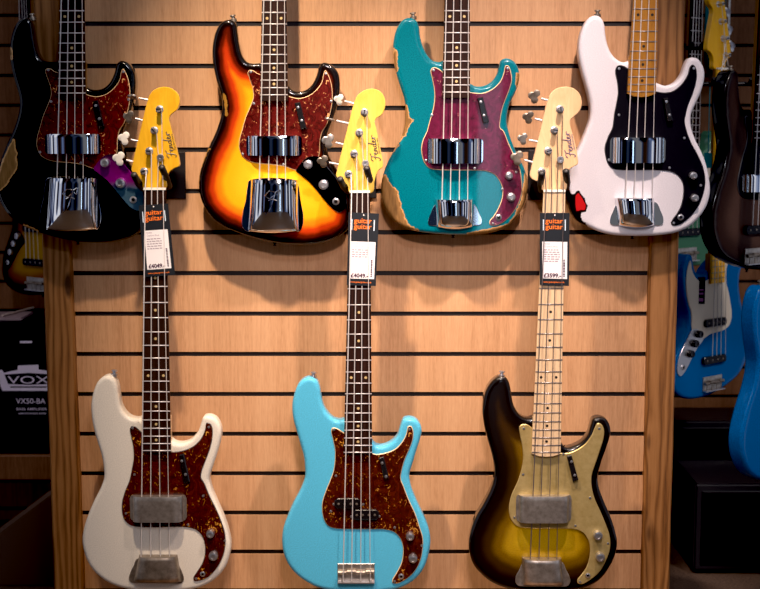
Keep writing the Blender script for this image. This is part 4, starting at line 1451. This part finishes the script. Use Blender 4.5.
def mirrored(S):
    m = lambda p: (-p[0], *p[1:])
    T = dict(S)
    for k in ('outline', 'guard', 'ctrl', 'knobs', 'rest', 'rest_screws', 'screws', 'head', 'head_out', 'posts'):
        if k in T:
            T[k] = [m(p) for p in T[k]]
    for k in ('jack', 'retainer'):
        if k in T:
            T[k] = m(T[k])
    for k in ('pcover', 'bridge'):
        if k in T:
            a = T[k]
            T[k] = (-a[1], -a[0], a[2], a[3])
    if 'pickups' in T:
        T['pickups'] = [(-b, -a, c, d) for a, b, c, d in T['pickups']]
    zn, a, b, ze, c, d = T['neck']
    T['neck'] = (zn, -b, -a, ze, -d, -c)
    T['strings'] = [(m(p), m(q)) for p, q in T['strings']][::-1]
    T['strap'] = [(-x, z, -dx, dz) for x, z, dx, dz in T['strap']]
    if 'keys' in T:
        T['keys'] = [(m(p), m(q), r, y) for p, q, r, y in T['keys']]
    if 'nut_x' in T:
        T['nut_x'] = [-x for x in T['nut_x']][::-1]
    return T

base = {k: v for k, v in sunb.items() if k not in ('pcover', 'bcover', 'emblem', 'rest', 'rest_screws', 'wear', 'wear2', 'screws')}
base.update(grid=0.012, ctrl_mat=M['knob'], knob_mat=M['black_plastic'], guard_edge=M['guard_cream'], first_fret=17,
            pickups=[rectj(254, 146, 297, 156), rectj(253, 193, 299, 203)], bridge=rectj(257, 219, 295, 237))
base['knobs'] = [(*jloc(308, 163), 0.0105), (*jloc(316, 174), 0.0105), (*jloc(324, 186), 0.0105)]

def rack_bass(name, S, px, Y, rz, label):
    x, z = un(*px, Y)
    root = empty(name, (x, Y, z), R(rz))
    tag(root, label, 'bass guitar')
    build_bass(S, root)
    return root

ch = dict(base, finish=M['f_char'], guard_mat=M['guard_black'], guard_edge=M['ply_white'], ctrl_mat=M['guard_black'], first_fret=12)
ch.pop('ctrl')
ch['pcover'] = sunb['pcover']
ch['cover_mat'] = M['chrome']
ch['pickups'] = [rectj(253, 193, 299, 203)]
rack_bass('bass_guitar', ch, (754, 272), 0.30, 38, 'charcoal brown bass with black pickguard at the top edge of the side rack')

blA = dict(base, finish=M['f_blue'], guard_mat=M['guard_cream'], fb_mat=M['amber_dim'], neck_mat=M['maple_aged'], dot_mat=M['dot_black'], fret_mat=M['fret_dark'],
           head_mat=M['amber_dim'], first_fret=8)
zE, xE = low_white['neck'][0], (low_white['neck'][1] + low_white['neck'][2]) / 2
zJ, xJ = base['neck'][0], (base['neck'][1] + base['neck'][2]) / 2
sh = lambda p: (p[0] - xE + xJ, p[1] - zE + zJ)
blA['head'] = [sh(p) for p in low_white['head']]
blA['posts'] = [sh(p) for p in low_white['posts']]
blA['slot'] = [0, 0, 0, 0]
blA['keys'] = [(sh(a), sh(b), r, y) for a, b, r, y in low_white['keys']]
blA['key_mats'] = [M['knob']] * 4
blA['logo'] = (sh(low_white['logo'][0]), low_white['logo'][1], low_white['logo'][2], M['logo_ink'])
blA['show_nut'] = True
blA['nut_x'] = [base['neck'][1] + (base['neck'][2] - base['neck'][1]) * f for f in (0.1, 0.37, 0.63, 0.9)]
lg = blA.pop('logo')
blA = mirrored(blA)
rack_bass('bass_guitar', blA, (712, 397), 0.65, 40, 'bright blue bass with cream pickguard and orange headstock beside the right post')

blB = dict(base, finish=M['f_blue'], guard_mat=M['guard_cream'], fb_mat=M['rosewood'], neck_mat=M['maple_aged'], dot_mat=M['dot_cream'], first_fret=19)
rack_bass('bass_guitar', blB, (784, 487), 0.13, 38, 'bright blue bass hung low above the black speaker cabinet, cut by the frame')

mi = dict(base, finish=M['f_mint'], guard_mat=M['guard_cream'], fb_mat=M['rosewood'], neck_mat=M['maple_aged'], dot_mat=M['dot_cream'], first_fret=4)
mi.pop('ctrl')
rack_bass('bass_guitar', mi, (686, 268), 0.95, 38, 'mint green bass with cream pickguard half hidden behind the white bass')

lf = mirrored(dict(base, finish=M['f_small'], guard_mat=M['tort'], fb_mat=M['rosewood'], neck_mat=M['maple_aged'], dot_mat=M['dot_cream'], first_fret=19, grid=0.007, ctrl_mat=M['guard_black'],
                   knob_mat=M['knob']))
lf.pop('guard')
rack_bass('bass_guitar', lf, (37, 297), 1.08, -38, 'small dark sunburst bass hanging above the black carton')

tl_ = dict(base, finish=plain('teal_lacquer', (0.004, 0.16, 0.20), 0.3, 0, 0.5), guard_mat=M['guard_black'], guard_edge=M['ply_white'], fb_mat=M['rosewood'], neck_mat=M['maple_aged'], dot_mat=M['dot_cream'], first_fret=20)
for k in ('ctrl', 'guard'):
    tl_.pop(k)
tl_['knobs'] = []
tl_['pickups'] = []
tl_.pop('jack')
rack_bass('bass_guitar', tl_, (722, 82), 1.11, 72, 'teal bass body hanging behind the orange headstock')

# rails the rack guitars hang from
def rail(x0p, x1p, yp, Y, label):
    a, b = un(x0p, yp, Y), un(x1p, yp, Y)
    root = empty('hanging_rail', ((a[0] + b[0]) / 2, Y, a[1]))
    tag(root, label, 'rail')
    hw = (b[0] - a[0]) / 2
    tube_obj('bar', [(-hw, 0, 0), (hw, 0, 0)], 0.006, root, M['black_metal'], 12)
    for f in (-0.85, -0.1, 0.65):
        tube_obj('prong', [(hw * f, 0, 0), (hw * f, -0.03, 0.0), (hw * f, -0.045, 0.012)], 0.0055, root, M['rubber'], 10)
    return root
rail(703, 800, 84, 0.43, 'black rail crossing behind the charcoal bass')
rail(686, 716, 48, 0.76, 'short black rail under the orange headstock')

# little cards hanging on the rack basses
def swing_card(px, Y, mat, label, mark=None, cord=None):
    x0, y0, x1, y1 = px
    a, b = un(x0, y1, Y), un(x1, y0, Y)
    root = empty('swing_card', ((a[0] + b[0]) / 2, Y, a[1]))
    tag(root, label, 'card')
    hw, h = (b[0] - a[0]) / 2, b[1] - a[1]
    c = plate('card', [(-hw, 0), (hw, 0), (hw, h), (-hw, h)], root, [mat], 0, 0.0012, 0.0002, False)
    if cord:
        zt_ = un(px[0], cord, Y)[1] - a[1]
        tube_obj('cord', [(0, 0.0006, h - 0.002), (0, 0.0006, zt_)], 0.0012, root, mat, 6)
    if mark:
        for f0, f1 in ((0.10, 0.22), (0.35, 0.42), (0.50, 0.55)):
            plate('print', [(-hw * .55, h * f0), (hw * .55, h * f0), (hw * .55, h * f1), (-hw * .55, h * f1)], c, [mark], -0.0004, 0.0003, 0, False)
swing_card((697, 277, 705.5, 304), 0.60, M['tag_black'], 'small black card with purple print on the blue bass', M['purple_ink'])
swing_card((704, 153, 712, 168), 0.43, M['teal_cloth'], 'small teal card hanging on a cord beside the white bass', None, 84)

# ------------------------------------------------------------------ left: carton on a shelf, sloping board
def boxpx(x0, y0, x1, y1, Y):
    a, b = un(x0, y1, Y), un(x1, y0, Y)
    return a[0], b[0], a[1], b[1]

YC = 0.95
x0, x1, z0, z1 = boxpx(-12, 322, 70, 454, YC)
root = empty('amplifier_carton', ((x0 + x1) / 2, YC, z0))
tag(root, 'black amplifier carton with pale printed emblem behind the left post', 'box')
hw, hh = (x1 - x0) / 2, z1 - z0
bm = bmesh.new()
add_box(bm, -hw, hw, 0, 0.26, 0, hh)
bmesh.ops.bevel(bm, geom=list(bm.edges), offset=0.003, segments=2, affect='EDGES')
from_bm('carton', bm, root, [M['carton']])
cx, cz = (x0 + x1) / 2, z0
L_ = lambda x, y: (lambda p: (p[0] - cx, p[1] - cz))(un(x, y, YC))
f49 = lambda pts: [L_(p[0] / 4.9, 310 + p[1] / 4.9) for p in pts]
em = plate('emblem', f49([(-10, 300), (8, 292), (20, 308), (60, 298), (86, 294), (88, 272), (188, 268), (190, 292), (222, 296), (262, 306), (274, 290), (292, 298), (285, 345), (272, 385), (262, 396), (12, 396), (2, 370)]), root, [M['lilac_ink']], -0.0006, 0.0006, 0, False)
plate('emblem_band', f49([(22, 316), (140, 308), (258, 316), (240, 362), (140, 366), (40, 362)]), em, [M['carton']], -0.0012, 0.0006, 0, False)
pa, pb = L_(38 / 4.9, 310 + 342 / 4.9), L_(242 / 4.9, 310 + 342 / 4.9)
fit_text('lettering', 'VOX', pb[0] - pa[0], em, M['lilac_ink'], ((pa[0] + pb[0]) / 2, -0.0014, pa[1]), (1, 0, 0), (0, 0, 1), 0.023, 0.0)
plate('emblem_line', f49([(50, 374), (230, 374), (228, 380), (52, 380)]), em, [M['carton']], -0.0009, 0.0003, 0, False)
def ctext(t, xa, xb, y, h, mat=M['lilac_ink']):
    a, b = L_(xa, y), L_(xb, y)
    fit_text('lettering', t, b[0] - a[0], root, mat, ((a[0] + b[0]) / 2, -0.0003, a[1]), (1, 0, 0), (0, 0, 1), h, 0.004)
ctext('VX50-BA', 16, 45.5, 401, 0.0165)
ctext('BASS AMPLIFIER', 16.5, 47, 409, 0.0075)
ctext('AMPLIFICATEUR BASSE', 18.5, 46, 413.4, 0.0048)
plate('label', [L_(20, 343), L_(32, 343), L_(32, 341), L_(20, 341)], root, [M['lilac_ink']], -0.0006, 0.0005, 0, False)

# pale slab and rod added for the bright reflections on the carton top
bm = bmesh.new()
zt = z1
a, b = un(-14, 318, 1.0)[0], un(24, 318, 1.0)[0]
v = add_box(bm, a, b, YC + 0.02, YC + 0.17, zt + 0.0005, zt + 0.010)
bmesh.ops.bevel(bm, geom=list(bm.edges), offset=0.002, segments=2, affect='EDGES')
o = from_bm('folded_sheet', bm, None, [plain('pale_paper', (0.33, 0.25, 0.27), 0.35)])
tag(o, 'pale folded sheet lying flat on the black carton', 'paper')
p0, p1 = un(5, 315, 1.02), un(20, 305, 1.02)
o = tube_obj('drum_stick', [(p0[0], 0.99, zt + 0.014), (p1[0], 1.18, zt + 0.014)], 0.0035, None, plain('pale_stick', (0.5, 0.4, 0.36), 0.4))
o.name = 'stick'
tag(o, 'thin pale stick lying slanted on top of the carton', 'stick')

# shelf under the carton
bm = bmesh.new()
xs0, xs1 = un(-60, 460, 0.93)[0], un(75, 460, 0.93)[0]
add_box(bm, xs0, xs1, 0.93, 1.298, z0 - 0.075, z0 - 0.0005)
bmesh.ops.bevel(bm, geom=list(bm.edges), offset=0.002, segments=1, affect='EDGES')
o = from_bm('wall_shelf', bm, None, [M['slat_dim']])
tag(o, 'brown wooden shelf carrying the black carton', 'shelf')

# sloping board on the floor at the left
bm = bmesh.new()
pa, pb = un(-40, 565, 0.55), un(62, 475, 0.75)
ya, yb = 0.62, 0.80
v = []
for y in (ya, yb):
    v.append([bm.verts.new(q) for q in ((pa[0], y, 0.0), (pb[0] + 0.03, y, 0.0), (pb[0] + 0.03, y, pb[1]), (pa[0], y, pa[1]))])
for i in range(4):
    bm.faces.new((v[0][i], v[0][(i + 1) % 4], v[1][(i + 1) % 4], v[1][i]))
bm.faces.new(v[0]); bm.faces.new(v[1])
bmesh.ops.bevel(bm, geom=list(bm.edges), offset=0.004, segments=2, affect='EDGES')
o = from_bm('sloping_box', bm, None, [M['ramp']])
tag(o, 'dark brown box with a sloping top standing on the floor', 'box')

# ------------------------------------------------------------------ right: black speaker cabinets
def cabinet(x0p, x1p, ytop, ybot, Y, depth, label, grounded=True):
    xa, xb, zb, zt = boxpx(x0p, ytop, x1p, ybot, Y)
    root = empty('speaker_cabinet', ((xa + xb) / 2, Y, 0.0))
    tag(root, label, 'speaker cabinet')
    w = (xb - xa) / 2
    bm = bmesh.new()
    add_box(bm, -w, w, 0, depth, 0.012, zt)
    bmesh.ops.bevel(bm, geom=list(bm.edges), offset=0.006, segments=3, affect='EDGES')
    from_bm('cabinet', bm, root, [M['cab']])
    plate('grille', [(-w + 0.02, 0.03), (w - 0.02, 0.03), (w - 0.02, zt - 0.02), (-w + 0.02, zt - 0.02)], root, [M['black_plastic']], -0.004, 0.006, 0.003, False)
    for sx in (-1, 1):
        for yy in (0.04, depth - 0.04):
            lathe_obj('foot', (sx * (w - 0.05), yy, 0.0), [(0.016, 0.0), (0.018, 0.0125)], root, M['rubber'], 'Z', 14)
    return root
cabinet(693, 845, 484, 570, 0.72, 0.30, 'low black speaker cabinet standing on the carpet under the blue bass')
cabinet(672, 860, 421, 520, 1.04, 0.22, 'taller black cabinet standing behind the low speaker cabinet')

# ------------------------------------------------------------------ light
def spot(name, loc, target, power, col, angle, blend=1.0, rad=0.05):
    ld = bpy.data.lights.new(name, 'SPOT')
    ld.energy = power
    ld.color = col
    ld.spot_size = R(angle)
    ld.spot_blend = blend
    ld.shadow_soft_size = rad
    o = bpy.data.objects.new(name, ld)
    COL.objects.link(o)
    o.location = loc
    o.rotation_euler = (Vector(target) - Vector(loc)).to_track_quat('-Z', 'Y').to_euler()
    return o

def area(name, loc, target, power, col, sx, sy):
    ld = bpy.data.lights.new(name, 'AREA')
    ld.shape = 'RECTANGLE'
    ld.size, ld.size_y = sx, sy
    ld.energy = power
    ld.color = col
    o = bpy.data.objects.new(name, ld)
    COL.objects.link(o)
    o.location = loc
    o.rotation_euler = (Vector(target) - Vector(loc)).to_track_quat('-Z', 'Y').to_euler()
    return o

spot('spot_lamp', (-0.42, -0.86, 2.55), (-0.08, 0, 0.73), 275, (1.0, 0.76, 0.55), 46, 1.0, 0.035)
spot('spot_lamp', (0.52, -0.86, 2.55), (0.22, 0, 0.75), 225, (1.0, 0.77, 0.66), 46, 1.0, 0.035)
spot('spot_lamp', (0.10, -2.6, 2.2), (0.06, 0, 0.70), 150, (1.0, 0.76, 0.68), 32, 1.0, 0.10)  # front fill added to lift the shadows on the wall
area('window_lamp', (0.62, -4.9, 1.1), (0.62, 0, 1.1), 2, (0.55, 0.75, 1.0), 0.13, 2.0)  # unseen strip added to put a blue-white streak in the chrome
area('ceiling_lamp', (0.2, -2.6, 2.7), (0.05, 0, 0.7), 14, (0.86, 0.88, 1.0), 0.5, 0.2)  # cool overhead fill, added also for the chrome to mirror
spot('spot_lamp', (-1.15, -0.5, 2.3), (-0.88, 1.0, 0.56), 38, (1.0, 0.86, 0.86), 32, 1.0, 0.08)  # fill added to brighten the carton and the left rear corner
spot('spot_lamp', (1.75, -1.2, 2.4), (1.05, 0.6, 0.70), 85, (1.0, 0.86, 0.80), 46, 1.0, 0.08)  # fill added to brighten the rack basses and cabinets at right

w = bpy.data.worlds.new('world')
scn.world = w
w.use_nodes = True
nt = w.node_tree
bg = nt.nodes['Background']
tc = nt.nodes.new('ShaderNodeTexCoord')
mp = nt.nodes.new('ShaderNodeMapping')
mp.inputs['Scale'].default_value = (3.6, 3.6, 0.5)
nt.links.new(tc.outputs['Generated'], mp.inputs[0])
nz = N(nt, 'ShaderNodeTexNoise', Scale=1.2, Detail=1.0, Roughness=0.4)
nt.links.new(mp.outputs[0], nz.inputs['Vector'])
rp = ramp(nt, [(0.38, (0.0, 0.0, 0.002)), (0.44, (0.08, 0.045, 0.028)), (0.49, (0.05, 0.07, 0.15)), (0.54, (0.34, 0.45, 0.80)), (0.60, (1.7, 1.7, 1.8))])  # invented bright streaks for the chrome covers to reflect
nt.links.new(nz.outputs['Fac'], rp.inputs[0])
sx = nt.nodes.new('ShaderNodeSeparateXYZ')
nt.links.new(tc.outputs['Generated'], sx.inputs[0])
mk = nt.nodes.new('ShaderNodeMapRange')
mk.interpolation_type = 'SMOOTHSTEP'
mk.inputs['From Min'].default_value = 0.20
mk.inputs['From Max'].default_value = 0.36
mk.inputs['To Min'].default_value = 0.20
nt.links.new(math_(nt, 'ABSOLUTE', sx.outputs[0]), mk.inputs['Value'])
nt.links.new(mixc(nt, (0.0, 0.0, 0.0), rp.outputs[0], mk.outputs[0]), bg.inputs['Color'])
bg.inputs['Strength'].default_value = 0.40

scn.view_settings.view_transform = 'Standard'
scn.view_settings.look = 'None'
scn.view_settings.exposure = 0.0
cm = scn.view_settings
cm.use_curve_mapping = True
cm.curve_mapping.black_level = (0.008, 0.008, 0.008)
cm.curve_mapping.update()
scn.cycles.use_denoising = True
